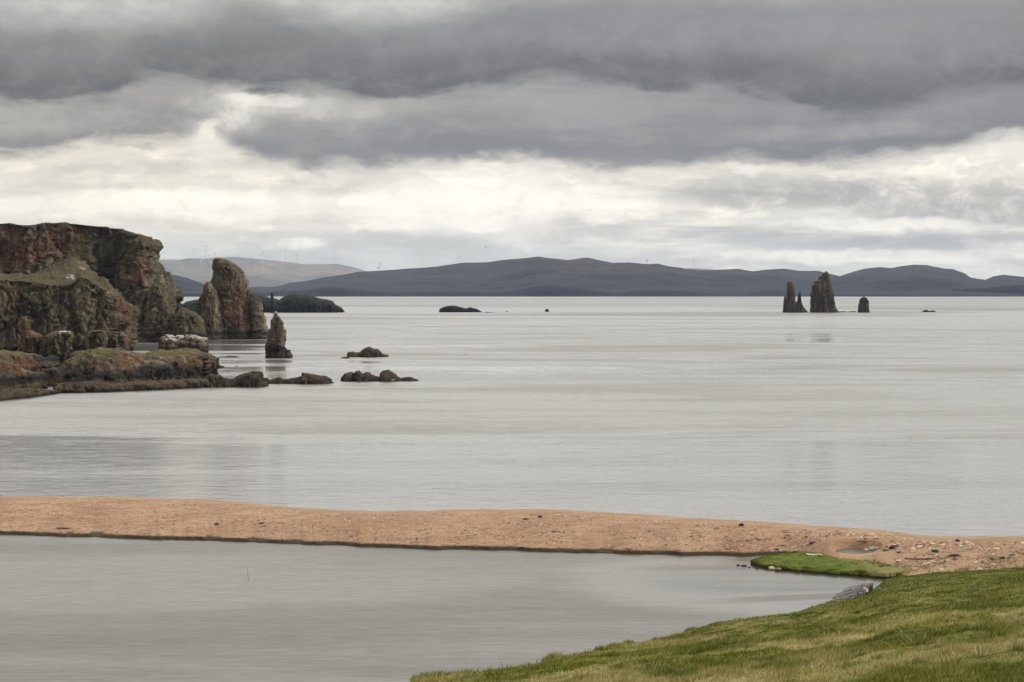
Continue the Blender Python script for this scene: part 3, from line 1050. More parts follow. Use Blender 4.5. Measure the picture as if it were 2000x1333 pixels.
hill("hills", [(-800, 520), (-300, 515), (100, 528), (250, 536), (320, 537), (345, 538), (370, 545), (400, 556), (430, 562), (470, 572), (480, 577)], 9800, 10800, 12000, M_HILL_DARK, 33, cliff=25)
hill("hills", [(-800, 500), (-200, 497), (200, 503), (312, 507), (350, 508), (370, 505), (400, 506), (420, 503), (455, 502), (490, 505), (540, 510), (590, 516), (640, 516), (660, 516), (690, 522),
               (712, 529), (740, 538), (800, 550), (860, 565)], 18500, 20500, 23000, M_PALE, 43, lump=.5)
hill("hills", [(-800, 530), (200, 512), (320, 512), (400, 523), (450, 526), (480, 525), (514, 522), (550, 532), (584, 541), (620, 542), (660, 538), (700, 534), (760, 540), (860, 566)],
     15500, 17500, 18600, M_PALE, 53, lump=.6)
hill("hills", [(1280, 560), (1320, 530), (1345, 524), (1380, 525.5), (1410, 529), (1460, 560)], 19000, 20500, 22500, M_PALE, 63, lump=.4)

# ------------------------------------------------------------------ wind turbines
M_TURB = plain("turbine_white", (0.72, 0.72, 0.72), 0.5)
M_TURB_SH = plain("turbine_white_shaded", (0.62, 0.63, 0.65), 0.5)  # shaded copy of the turbine white, the shade put into its colour


def tube(p0, p1, r0, r1, n=10):
    p0, p1 = np.array(p0, float), np.array(p1, float)
    d = p1 - p0
    d /= np.linalg.norm(d)
    a = np.cross(d, [0, 0, 1] if abs(d[2]) < .9 else [1, 0, 0])
    a /= np.linalg.norm(a)
    b = np.cross(d, a)
    t = np.linspace(0, 2 * pi, n, endpoint=False)
    c = np.cos(t)[:, None] * a + np.sin(t)[:, None] * b
    V = np.concatenate([p0 + c * r0, p1 + c * r1, [p0], [p1]])
    Fq = [[i, (i + 1) % n, n + (i + 1) % n, n + i] for i in range(n)]
    Fq += [[2 * n, (i + 1) % n, i, 2 * n] for i in range(n)]
    Fq += [[2 * n + 1, n + i, n + (i + 1) % n, 2 * n + 1] for i in range(n)]
    q = np.array(Fq[:n])
    t3 = np.array([f[:3] for f in Fq[n:]])
    return V, q, t3


def turbine(px, base, hub, Y, label, mat, phase, yaw):
    b = W(px, base, Y)
    hh = (base - hub) / F * Y
    root = empty("wind_turbine", b, label, "wind turbine", "wind turbines on the far hills", radians(yaw))
    V, q, t = tube((0, 0, -30), (0, 0, hh), 2.2, 1.3, 12)
    mesh_obj("tower", V, [q, t], mat, root)
    V, q, t = tube((0, -6, hh + 1), (0, 9, hh + 1), 2.4, 2.0, 8)
    mesh_obj("nacelle", V, [q, t], mat, root)
    V, q, t = tube((0, -9, hh + 1), (0, -6, hh + 1), 0.8, 2.2, 8)
    hubo = mesh_obj("rotor_hub", V, [q, t], mat, root)
    L = hh * 0.52
    for k in range(3):
        a = radians(phase + 120 * k)
        d = np.array([sin(a), 0, cos(a)])
        c = np.array([0, -7.5, hh + 1])
        s = np.array([cos(a), 0, -sin(a)])
        st = [(0.02, 0.9, 0.8), (0.18, 1.9, 0.6), (0.55, 1.1, 0.35), (1.0, 0.3, 0.1)]
        VV = []
        for fr, ch, th in st:
            o = c + d * L * fr
            for sx, sy in ((-1, 0), (0, -1), (1, 0), (0, 1)):
                VV.append(o + s * ch * sx + np.array([0, th * sy, 0]))
        qq = [[i * 4 + j, i * 4 + (j + 1) % 4, i * 4 + 4 + (j + 1) % 4, i * 4 + 4 + j] for i in range(3) for j in range(4)]
        mesh_obj("blade", np.array(VV), [np.array(qq + [[0, 1, 2, 3], [12, 13, 14, 15]])], mat, hubo)


for a in [
    (379, 515, 487, 19800, "grey wind turbine leftmost above the pale far hill", M_TURB_SH, 10, 80),
    (392, 527, 504, 17000, "white wind turbine standing low against the pale hillside left of the big sea stack", M_TURB, 300, 20),
    (402, 506, 480, 20400, "tall grey wind turbine rising highest left of the big sea stack", M_TURB_SH, 0, 85),
    (408, 516, 499, 19400, "short faint wind turbine just right of the tallest one", M_TURB_SH, 40, 70),
    (419, 510, 496, 20400, "wind turbine half hidden just behind the big sea stack's top", M_TURB_SH, 70, 30),
    (514, 523, 492, 17300, "large white wind turbine with spread blades right of the big sea stack", M_TURB, 315, 10),
    (558, 513, 487, 20400, "tall thin grey wind turbine on the falling far ridge", M_TURB_SH, 5, 85),
    (580, 516, 497, 20400, "faint wind turbine on the saddle of the pale ridge", M_TURB_SH, 50, 60),
    (653, 517, 491, 20400, "faint pale wind turbine near the right end of the pale ridge", M_TURB_SH, 0, 80),
    (743, 531, 516, 13400, "small wind turbine where the pale ridge meets the dark hills", M_TURB_SH, 25, 70),
    (738, 531, 523, 13500, "tiny wind turbine tip beside the small one on the dark hill shoulder", M_TURB_SH, 60, 40),
    (1263, 519, 509, 13400, "short wind turbine peeping over the middle of the dark hills", M_TURB_SH, 55, 30),
    (1355, 528, 508, 20400, "tall wind turbine on the pale sliver of hill behind the dark range", M_TURB_SH, 12, 75),
    (1390, 530, 523, 20400, "tiny wind turbine tip right of the tall one on the pale sliver", M_TURB_SH, 80, 50),
]:
    turbine(*a)

# ------------------------------------------------------------------ cliffs (the headland)
A_TOP = [(-600, 430), (-200, 440), (0, 444), (20, 443), (45, 447), (62, 450), (70, 447), (85, 446), (92, 442.5), (108, 445), (116, 442), (150, 443), (180, 447), (210, 450),
         (235, 454), (250, 458), (280, 465), (306, 471), (400, 475)]
rowsA = [(471, -560, 302), (475, -560, 306), (483, -560, 310), (490, -560, 306), (497, -560, 303), (510, -560, 305), (519, -560, 313), (538, -560, 324), (561, -560, 335),
         (580, -560, 340), (602, -560, 339), (640, -560, 340), (668, -560, 342)]
V, Fa = loft(rowsA, 668, 95, p=7, top=A_TOP, nu=1150, nv=210, cap=0.0, taper=0.0, lean=22)
# a hollow in the face behind the grassy buttress
px = 1000 + F * V[:, 0] / V[:, 1]
front = np.clip((D(668) + 95 - V[:, 1]) / 60, 0, 1)
V[:, 1] += front * (26 * np.exp(-((px - 200) / 42) ** 2) * np.clip(1.3 - V[:, 2] / 62, 0.15, 1) - 10 * np.exp(-((px - 285) / 28) ** 2) - 8 * np.exp(-((px - 60) / 50) ** 2))
V = craggy(V, Fa, 12, 3.2, 0.6, 2, outward=1.0, strata=0.5)
pA = [("red", 30, 490, 60, 40, .9), ("red", 115, 480, 34, 34, 1.0), ("red", 60, 530, 60, 40, .45), ("red", 268, 530, 26, 30, .95), ("red", 150, 457, 20, 14, .8),
      ("moss", 190, 480, 60, 40, .6), ("moss", 140, 520, 45, 45, .8), ("moss", 265, 480, 50, 20, .5), ("dark", 217, 530, 16, 40, .5), ("dark", 285, 640, 40, 24, .5)]
tag(mesh_obj("headland", V, Fa, M_CLIFF, attrs=paint(V, pA, 1)), kind="structure")

# the lower grassy buttress in front
brink = [(-560, 565), (-200, 555), (0, 547), (40, 548), (70, 552), (100, 557), (125, 560), (142, 552), (156, 541), (172, 546), (190, 557), (205, 567), (231, 590), (250, 607), (258, 645)]
crest = [(-560, 510), (-200, 520), (0, 535), (45, 538), (80, 533), (110, 517), (128, 506), (140, 502), (155, 514), (172, 532), (190, 547), (205, 560), (231, 585), (250, 602), (258, 640)]
nu, nf, ng, nb = 900, 110, 60, 16
px = np.linspace(-560, 258, nu)
Y0 = D(702)
endk = np.clip((258 - px) / 40, 0.02, 1) ** 0.5
zb = H - (interp(brink, px) - HZ) / F * (Y0 + 14)
ycr = Y0 + 26 + 120 * endk
cn = fbm(px / 9, 0.3, 0.2, 4, 3)
zc = H - (interp(crest, px) - 1.6 * cn - HZ) / F * ycr
rows = []
for t in np.linspace(0, 1, nf):
    Y = Y0 + 2 + 14 * t ** 1.3 + 30 * (1 - endk)
    rows.append(np.stack([(px - 1000) / F * Y, Y + 0 * px, -3 + (zb + 3) * t ** 0.95], -1))
for t in np.linspace(0, 1, ng + 1)[1:]:
    ys_ = Y0 + 16 + 30 * (1 - endk)
    Y = ys_ + (np.maximum(ycr, ys_ + 4) - ys_) * t
    rows.append(np.stack([(px - 1000) / F * Y, Y, zb + (zc - zb) * t ** 0.9], -1))
for t in np.linspace(0, 1, nb + 1)[1:]:
    Y = np.maximum(ycr, Y0 + 50 - 30 * endk) + 50 * t
    rows.append(np.stack([(px - 1000) / F * Y, Y, zc * (1 - t) - 3 * t], -1))
V = np.concatenate(rows)
Fb = grid_faces(nf + ng + nb, nu)
onslope = np.zeros(len(V))
onslope[nf * nu:(nf + ng) * nu] = np.repeat(np.sin(np.linspace(0, pi, ng)) ** .4, nu)
e_, v_ = cells(V[:, 0] / 7, V[:, 1] / 12, V[:, 2] / 7, 31)
V[:, 2] += onslope * (1.5 * fbm(V[:, 0] / 14, V[:, 1] / 22, 0, 5, 17) + 2.6 * np.clip(v_ - .72, 0, 1) * 3.5 * np.clip(e_ * 3, 0, 1))
V = craggy(V, Fb, 8.5, 2.6, 0.5, 12, strata=.3)
pB = [("moss", 90, 552, 110, 12, .7), ("moss", 150, 545, 45, 36, .6), ("red", 240, 605, 24, 30, .8), ("red", 20, 575, 30, 20, .4), ("pale", 137, 541, 9, 5, .35), ("pale", 162, 524, 7, 4, .35),
      ("pale", 180, 566, 5, 3, .5), ("dark", 60, 610, 36, 26, .75), ("dark", 120, 590, 20, 30, .5), ("moss", 178, 615, 24, 34, .35)]
tag(mesh_obj("lower_headland", V, Fb, M_CLIFF, attrs=paint(V, pB, 2)), kind="structure")


def rock(name, parts, mat, label, cat, rib, amp, fine, seed, patches=(), group=None, strata=0.0, out=1.0):
    done = []
    for k, pt in enumerate(parts):
        sc = pt[2] if len(pt) > 2 else 1.0
        done.append((craggy(pt[0], pt[1], rib * max(sc, .35), amp * sc, fine * sc, seed + k, out, strata), pt[1]))
    V, Fq = join(done)
    a = paint(V, patches, seed)
    org = np.array([V[:, 0].mean(), V[:, 1].mean(), 0.0])
    o = mesh_obj(name, V - org, Fq, mat, attrs=a)
    o.location = org
    return tag(o, label, cat, group)


rock("cliff_buttress", [loft([(606, 352, 370), (610, 346, 380), (618, 342, 387), (630, 338, 391), (650, 334, 394), (669, 330, 396)], 670, 22, p=3, nu=170, nv=80, cap=1.2),
                        loft([(556, 297, 309), (561, 294, 316), (572, 292, 323), (590, 290, 330), (620, 282, 340), (669, 262, 346)], 669, 18, p=2.8, nu=170, nv=100, cap=1)],
     M_CLIFF, "rounded olive grey rock buttress at the foot of the tall headland's right end", "rock buttress", 7, 1.7, 0.45, 21,
     [("moss", 365, 635, 40, 26, .55), ("moss", 308, 580, 20, 40, .4), ("dark", 300, 655, 40, 16, .5)], strata=0.5)

rock("rock_pinnacle", [loft([(620, 43, 49), (626, 41, 54), (636, 42, 56), (645, 44, 58), (652, 44, 74), (658, 42, 84), (675, 41, 80), (700, 38, 77), (716, 38, 76)], 716, 9, p=3.6, nu=150, nv=110, cap=.2, taper=.6)],
     M_LOW, "orange brown rock pinnacle with a thumb-shaped top at the foot of the cliffs", "rock pinnacle", 4.5, 1.1, 0.3, 22,
     [("red", 60, 670, 30, 50, .9), ("moss", 49, 630, 10, 12, .6)])
rock("rock_block", [loft([(648, 106, 136), (651, 98, 138), (656, 88, 140), (680, 80, 139), (700, 78, 133), (718, 76, 128)], 718, 10, p=4.5, nu=170, nv=90, cap=.1, taper=.4)],
     M_LOW, "grey upright rock block with white bird droppings on its top corner", "rock block", 5, 1.4, 0.3, 23,
     [("pale", 128, 650, 12, 3.5, 1.0), ("moss", 110, 680, 30, 24, .4), ("dark", 105, 705, 20, 14, .7)])
rock("boulder", [loft([(647, 176, 204), (655, 170, 207), (668, 166, 208), (684, 167, 206), (702, 168, 206)], 704, 8, p=4, nu=130, nv=70, cap=.2, taper=.4)],
     M_LOW, "smooth brownish boulder behind the mossy reef, left one of the pair below the cliffs", "boulder", 6, 1.2, .3, 24, [("moss", 188, 665, 20, 20, .3)])
rock("boulder", [loft([(650, 216, 238), (656, 209, 247), (668, 206, 251), (684, 207, 253), (702, 208, 254)], 703, 8, p=4, nu=130, nv=70, cap=.2, taper=.4)],
     M_LOW, "greenish cracked boulder behind the mossy reef, right one of the pair below the cliffs", "boulder", 5, 1.3, .3, 25, [("moss", 225, 670, 18, 16, .5), ("pale", 248, 684, 5, 6, .5)])

rock("shore_ledge", [reef([(-120, 705), (-60, 694), (20, 698), (40, 690), (76, 694), (90, 700), (100, 694), (130, 692), (150, 688), (180, 684), (210, 682), (240, 681), (256, 684), (266, 692), (272, 704)],
                         [(-120, 722), (90, 722), (150, 716), (272, 704)], 16, nu=320, ns=70, p=4, yshift=2)],
     M_LOW, "dark broken rock ledge running along the foot of the cliffs behind the mossy reef", "rock ledge", 5, 1.5, .3, 53, [("dark", 100, 712, 120, 9, .8), ("red", 135, 690, 20, 8, .4)])

# big sea stack
rock("sea_stack", [loft([(505, 420, 431), (507, 417, 442), (511, 416, 450), (518, 416, 461), (525, 416, 469), (532, 416, 475), (545, 413, 480), (555, 408, 484), (565, 404, 486), (580, 401, 489),
                         (610, 394, 494), (640, 388, 500), (663, 384, 504)], 663, 20, p=3.2, nu=300, nv=170, cap=.3, taper=.7),
                   loft([(552, 404, 408), (556, 401, 412), (565, 398, 420), (580, 392, 425), (600, 387, 428), (630, 382, 430), (663, 379, 432)], 664, 12, p=2.4, nu=110, nv=90, cap=.3),
                   loft([(568, 484, 490), (576, 484, 499), (585, 484, 506), (610, 484, 511), (630, 482, 517), (648, 480, 522), (663, 476, 524)], 663, 13, p=2.4, nu=130, nv=90, cap=.3),
                   loft([(590, 448, 470), (600, 444, 476), (625, 440, 482), (663, 436, 486)], 661, 14, p=2.4, nu=120, nv=70, cap=.6)],
     M_STACK, "large thumb-shaped sea stack with a slanting mossy top beside the headland", "sea stack", 10, 1.15, .35, 26,
     [("red", 465, 605, 26, 40, .6), ("red", 480, 640, 26, 24, .5), ("pale", 450, 570, 16, 18, .16), ("moss", 445, 520, 40, 18, .7), ("moss", 425, 560, 14, 40, .4), ("dark", 500, 600, 8, 40, .6),
      ("dark", 440, 640, 30, 20, .4), ("red", 402, 580, 8, 40, .3)])
# small sea stack
rock("sea_stack", [loft([(613, 537.5, 540), (617, 536, 542), (621, 534, 547), (625, 532, 550), (632, 531, 553), (640, 529, 554), (644, 526, 554.5), (652, 526, 555), (662, 525, 555.5), (668, 521, 556), (674, 519, 556), (700, 518.5, 557)],
                        700, 5.5, p=2.8, nu=130, nv=130, cap=.2, taper=.5),
                   loft([(684, 545, 564), (688, 540, 567), (695, 536, 569), (700, 535, 570)], 700, 4.5, p=3, nu=80, nv=40, cap=.2)],
     M_STACK, "slim small sea stack with a stepped left side and a perched white gull", "sea stack", 3.2, .7, .2, 27,
     [("moss", 542, 640, 12, 20, .3), ("dark", 534, 680, 10, 12, .6)], strata=.15)
# distant stacks
rock("sea_stack", [loft([(549.5, 1540, 1545), (552, 1537.5, 1548), (556, 1536.5, 1550), (566, 1536.5, 1552), (576, 1537, 1553), (588, 1537, 1553.5), (600, 1535, 1554), (611, 1533, 1556)], 611, 8, nu=90, nv=90, cap=.4) + (.5,),
                   loft([(576, 1532, 1533.5), (580, 1531.5, 1536), (592, 1530, 1540), (611, 1528.5, 1546)], 611, 7, nu=60, nv=50, cap=.3) + (.5,),
                   loft([(571, 1561, 1563.2), (576, 1559, 1564.4), (588, 1557, 1565), (596, 1553, 1567), (602, 1551, 1569), (607, 1549, 1574), (611, 1546, 1581)], 611, 7, nu=80, nv=70, cap=.3) + (.5,),
                   loft([(595.5, 1565.8, 1566.8), (600, 1563, 1570), (611, 1560, 1579)], 611, 5, nu=40, nv=24, cap=.2) + (.45,)],
     M_FAR, "far forked sea stack with one thick pillar and one thin spire", "sea stack", 7, .8, .4, 28)
rock("sea_stack", [loft([(530, 1613.2, 1614.6), (533, 1609, 1617.5), (536, 1605, 1619), (539, 1604, 1620), (541, 1598, 1620.5), (548, 1597, 1621.5), (550, 1590, 1622), (555, 1589, 1624), (558, 1586, 1625), (572, 1585.5, 1628),
                         (590, 1585, 1630.5), (602, 1585, 1632), (607, 1584.5, 1636), (611, 1584, 1641)], 611, 15, p=3, nu=200, nv=150, cap=.3, taper=.6)],
     M_FAR, "far broad sea stack with a jagged stepped top, tallest of the distant group", "sea stack", 9, 1.15, .5, 29, [("red", 1614, 560, 10, 30, .4)])
rock("sea_stack", [loft([(580.5, 1685, 1689), (583, 1680, 1694), (588, 1677.5, 1696), (597, 1676, 1697.5), (611, 1675, 1699)], 611, 8, p=2.6, nu=90, nv=60, cap=.6)],
     M_FAR, "far squat sea stack shaped like a rounded stump", "sea stack", 7, 1.1, .6, 30)
rock("reef", [reef([(1634, 610), (1645, 608), (1655, 609.3), (1664, 608.3), (1670, 607.5), (1673, 610)], 610, 5, nu=60, ns=16)], M_SKERRY, "thin line of reef between the broad and the stump-shaped far stacks", "reef", 4, .25, .2, 31)
rock("skerry", [reef([(1799, 610.5), (1804, 606.6), (1809, 605.4), (1812, 606.5), (1815, 608), (1819, 606.4), (1825, 607.2), (1829, 610.3)], 610, 6, nu=60, ns=20)], M_ISLET,
     "low twin-humped dark rock in the sea right of the far stacks", "skerry", 5, .4, .2, 32)

# dark islet behind the big stack
rock("islet", [reef([(341, 611), (343, 594), (346, 587), (350, 591), (357, 594), (364, 589), (382, 586), (400, 584), (440, 580), (480, 576), (495, 574), (512, 578), (525, 581), (538, 584), (546, 587), (550, 584), (556, 580), (567, 574),
                     (577, 572.5), (586, 577), (591, 577.5), (600, 575), (611, 579), (628, 584), (640, 586), (648, 588), (655, 595), (665, 600), (670, 606), (674, 611)], 611, 40, nu=420, ns=70),
               loft([(572.5, 528.5, 533), (576, 528.5, 534), (582, 529, 534.5), (611, 528, 537)], 612, 8, nu=50, nv=40, cap=.3) + (.25,)],
     M_ISLET, "long dark humped islet with a small knob behind the big sea stack", "islet", 12, 1.6, .9, 33)
rock("skerry", [reef([(857, 611), (859.5, 603.5), (868, 599.5), (878, 597.3), (888, 597), (896, 599), (905, 601.5), (912, 602.5), (918, 600.2), (924, 602), (932, 604), (937, 607), (943, 611)], 610.5, 14, nu=140, ns=40)], M_ISLET,
     "dark humpbacked skerry alone in the open sea left of centre", "skerry", 7, .8, .4, 34)
rock("reef", [reef([(942, 611.2), (950, 610), (962, 610.6), (977, 611.2)], 611.3, 4, nu=50, ns=12)], M_ISLET, "thin awash ledge trailing right of the humpbacked skerry", "reef", 4, .15, .1, 35)
rock("skerry", [reef([(986, 610.4), (988, 608.8), (991, 608.3), (994, 610.4)], 610, 3, nu=30, ns=12)], M_ISLET, "tiny dark rock at the end of the awash ledge", "skerry", 3, .15, .1, 36)
rock("skerry", [loft([(604, 1066.5, 1069.5), (605.5, 1065.2, 1071.5), (610, 1064, 1073)], 609.5, 3, nu=40, nv=24, cap=.2) + (.45,)], M_ISLET, "small dark knob of rock alone in mid sea", "skerry", 3, .35, .1, 37)

# near skerries
rock("reef", [reef([(679, 700), (682, 689), (688, 687), (697, 688.5), (705, 686), (712, 682), (718, 679), (722, 678), (727, 681.5), (735, 682), (740, 687), (743, 691), (750, 691.6), (759, 693)], 698.5, 10, nu=150, ns=44)], M_SKERRY,
     "brown wedge of reef rising to a small peak, behind the long skerry", "reef", 4, .8, .25, 38, [("red", 705, 694, 24, 5, .5)])
rock("reef", [reef([(664, 701), (668, 698), (676, 697), (682, 698), (685, 701)], 700.8, 3, nu=50, ns=16)], M_SKERRY, "small flat rock at the left foot of the peaked reef", "reef", 3, .2, .1, 39)
rock("reef", [reef([(664, 748), (668, 737), (673, 730), (681, 728), (688, 728), (692, 734), (693.5, 725.5), (701, 724.5), (709, 730), (714, 727), (722, 730), (731, 735), (741, 736), (744, 729), (750, 724), (758, 723.5), (766, 728), (774, 733),
                    (783, 738), (795, 736), (803, 736.5), (811, 740), (820, 745)], 746, 9, nu=260, ns=56)], M_SKERRY,
     "long brown skerry with several rounded humps, farthest right of the near reefs", "reef", 3.6, .75, .25, 40, [("pale", 768, 742, 4, 1.5, 1.0)])
rock("reef", [reef([(514, 754), (520, 742), (534, 741), (545, 737), (554, 740.5), (573, 739), (589, 736), (591.5, 728), (598, 729), (610, 731), (624, 734), (636, 737), (643, 738.5), (645.5, 751)], 751, 8, nu=220, ns=50)], M_SKERRY,
     "low brown ledge with a wedge-shaped right end, middle of the near reef chain", "reef", 3.6, .75, .25, 41)
rock("reef", [reef([(398, 762), (402, 738), (411, 731), (420, 734), (430, 732), (437, 738), (448, 741), (460, 739), (470, 733), (481, 728.5), (494, 726), (506, 727), (508.5, 735), (516, 741), (521, 757)], 757.5, 10, nu=220, ns=56)], M_SKERRY,
     "low brown ledge with a humped right end joining the mossy reef", "reef", 3.6, .8, .25, 42)
rock("boulder", [reef([(396, 722), (399, 699), (406, 696), (417, 695.5), (423, 699), (427, 709), (430, 714), (438, 716), (440, 721)], 720.5, 9, nu=120, ns=44)], M_LOW,
     "dark boulder in the water just right of the mossy reef", "boulder", 4, .7, .25, 43)
rock("reef", [reef([(421, 699.3), (430, 696.7), (440, 696.8), (447, 695.5), (460, 696), (473, 699.2)], 699, 5, nu=90, ns=18)], M_SKERRY, "very low flat reef between the mossy reef and the small stack", "reef", 4, .2, .1, 44)
rock("reef", [reef([(456, 716.5), (460, 715), (464, 714.8), (468, 716.6)], 716.4, 2.5, nu=40, ns=12)], M_SKERRY, "tiny rock awash left of the small sea stack", "reef", 3, .1, .05, 45)
rock("reef", [reef([(904, 693), (909, 691.8), (914, 691.6), (918, 693)], 692.6, 2.5, nu=40, ns=12)], M_SKERRY, "tiny dark rock awash alone right of the peaked reef", "reef", 3, .1, .05, 46)

# mossy reef (front centre-left) and its neighbours
E_TOP = [(112, 755), (116, 736), (120, 727), (136, 717), (146, 709), (155, 702), (165, 694), (174, 688), (183, 683), (192, 681), (207, 682), (220, 683.5), (240, 684), (262, 686), (275, 691), (286, 692), (300, 688), (315, 686), (340, 685),
         (372, 684), (388, 686), (399, 690), (405, 694), (407, 705), (404, 720), (409, 745), (414, 760)]
rock("reef", [reef(E_TOP, [(112, 762), (200, 760), (300, 757), (414, 752)], 34, nu=520, ns=150, p=3.2, yshift=6),
              reef([(108, 768), (112, 752), (130, 748), (180, 747), (220, 748), (290, 746), (340, 743), (405, 740), (412, 745), (416, 760)], [(108, 769), (200, 767), (300, 763), (416, 757)], 9, nu=420, ns=60, p=8) + (.35,)],
     M_LOW, "broad mossy green and red reef below the cliffs with a pale tide ledge", "reef", 8.5, 2.6, .4, 47,
     [("moss", 200, 688, 44, 6, .8), ("moss", 305, 690, 40, 8, .8), ("moss", 130, 712, 20, 16, .4), ("red", 250, 705, 34, 18, .9), ("red", 385, 712, 30, 22, .8), ("red", 180, 712, 40, 10, .4), ("dark", 180, 738, 60, 8, .9),
      ("dark", 320, 725, 45, 18, .9), ("moss", 370, 688, 30, 4, .8)], strata=.4)  # the dark patches paint the shade under the overhang
rock("layered_rock", [reef([(316, 703), (318, 672), (321, 659), (326, 655), (334, 656), (342, 660), (350, 656), (356, 657), (360, 661), (366, 656), (372, 654), (381, 655), (388, 658), (395, 662), (397, 668), (399, 682), (405, 703)], 702, 9, nu=200, ns=70, p=5)],
     M_LOW, "flat layered rock whitened with bird droppings behind the mossy reef's right end", "rock", 5, .9, .25, 48,
     [("pale", 358, 660, 46, 7, .55), ("red", 362, 682, 44, 12, .7)], strata=1.3)
rock("reef", [reef([(-400, 665), (-100, 672), (0, 684), (15, 685), (38, 690), (55, 695), (66, 700), (70, 712), (72, 730), (80, 760)], [(-400, 760), (0, 758), (80, 752)], 18, nu=260, ns=80, p=4, yshift=3),
              reef([(-400, 690), (-100, 700), (0, 705), (21, 709), (40, 718), (52, 723), (70, 727), (80, 729), (84, 742), (92, 766)], [(-400, 790), (0, 775), (92, 764)], 12, nu=260, ns=80, p=4, yshift=2),
              reef([(60, 745), (72, 728), (84, 721), (100, 720), (114, 722), (126, 736), (134, 752)], [(60, 752), (134, 758)], 13, nu=120, ns=40, p=4),
              reef([(-400, 760), (0, 762), (60, 760), (100, 762), (118, 765), (124, 771)], [(-400, 800), (0, 784), (60, 778), (124, 769)], 5, nu=300, ns=40, p=8) + (.4,)],
     M_LOW, "sloping reddish brown reef at the left edge of the picture", "reef", 5, 1.1, .3, 49,
     [("red", 30, 715, 60, 16, .8), ("moss", 20, 690, 50, 6, .7), ("dark", 30, 745, 60, 9, .9), ("red", 60, 700, 20, 8, .6)], strata=.4)


# ------------------------------------------------------------------ birds
def ellipsoid(c, r, n=12, m=8, rot=None):
    V = []
    for i in range(m + 1):
        a = pi * i / m
        for j in range(n):
            b = 2 * pi * j / n
            V.append([r[0] * sin(a) * cos(b), r[1] * sin(a) * sin(b), r[2] * cos(a)])
    V = np.array(V)
    if rot is not None:
        ca, sa = cos(rot), sin(rot)
        V = np.stack([V[:, 0] * ca - V[:, 2] * sa, V[:, 1], V[:, 0] * sa + V[:, 2] * ca], -1)
    return V + np.array(c), grid_faces(m + 1, n, True)


M_GULL = plain("gull_white", (0.8, 0.79, 0.76), 0.7)
M_DARKB = plain("bird_dark", (0.09, 0.09, 0.10), 0.7)
g0 = W(538.7, 612.8, D(700) + 5.5)
V, Fq = join([ellipsoid((0, 0, .42), (.42, .22, .24), rot=.35), ellipsoid((.30, 0, .82), (.15, .13, .15)), ellipsoid((.24, 0, .62), (.12, .12, .25)), ellipsoid((.47, 0, .80), (.11, .035, .04)),
              ellipsoid((-.42, 0, .30), (.26, .10, .06), rot=.3), ellipsoid((.02, .07, .10), (.025, .025, .22)), ellipsoid((.02, -.07, .10), (.025, .025, .22))])
o = mesh_obj("gull", V, Fq, M_GULL)
o.location = (g0[0], g0[1], g0[2] + .1)
tag(o, "white gull perched on the tip of the small sea stack", "bird")
g1 = W(949, 483, 520)
V, Fq = join([ellipsoid((0, 0, 0), (.07, .24, .07)), ellipsoid((-.26, 0, .14), (.28, .07, .02), rot=-.5), ellipsoid((.20, 0, .20), (.28, .07, .02), rot=.9), ellipsoid((0, -.28, 0), (.05, .12, .02))])
o = mesh_obj("flying_bird", V, Fq, M_DARKB)
o.location = g1
o.rotation_euler = (0, radians(55), radians(20))
tag(o, "dark bird flying alone in the bright sky above the hills", "bird")


# ------------------------------------------------------------------ things on and by the beach
def bz(px, Y):
    return float(beach_z(np.array([px * 1.0]), np.array([Y * 1.0]))[0])


def on_beach(px, py):
    """where the sight line through this photo point meets the beach"""
    for Y in np.arange(225, 320, 0.1):
        z = H - (py - HZ) / F * Y
        if z <= bz(px, Y):
            return Y, z
    return 260, 1.0


def log_mesh(pts, r0, r1, n=8, seed=0):
    pts = np.array(pts, float)
    m = len(pts)
    V = []
    for i in range(m):
        d = pts[min(i + 1, m - 1)] - pts[max(i - 1, 0)]
        d /= np.linalg.norm(d)
        a = np.cross(d, [0, 0, 1]); a /= np.linalg.norm(a)
        b = np.cross(a, d)
        r = r0 + (r1 - r0) * i / (m - 1)
        for j in range(n):
            t = 2 * pi * j / n
            rr = r * (1 + .2 * sin(3 * j + seed + i))
            V.append(pts[i] + a * cos(t) * rr + b * sin(t) * rr)
    V.append(pts[0]); V.append(pts[-1])
    q = grid_faces(m, n, True)
    t = [[m * n, (j + 1) % n, j] for j in range(n)] + [[m * n + 1, (m - 1) * n + j, (m - 1) * n + (j + 1) % n] for j in range(n)]
    return np.array(V), q, np.array(t)


M_BLEACH = plain("bleached_wood", (0.78, 0.76, 0.70), 0.8)
M_WOOD = plain("grey_driftwood", (0.14, 0.115, 0.09), 0.85)
M_DSTONE = plain("dark_stone", (0.055, 0.05, 0.05), 0.9)
M_PSTONE = plain("pale_stone", (0.55, 0.47, 0.40), 0.9)
M_BSTONE = plain("brown_stone", (0.22, 0.16, 0.12), 0.9)

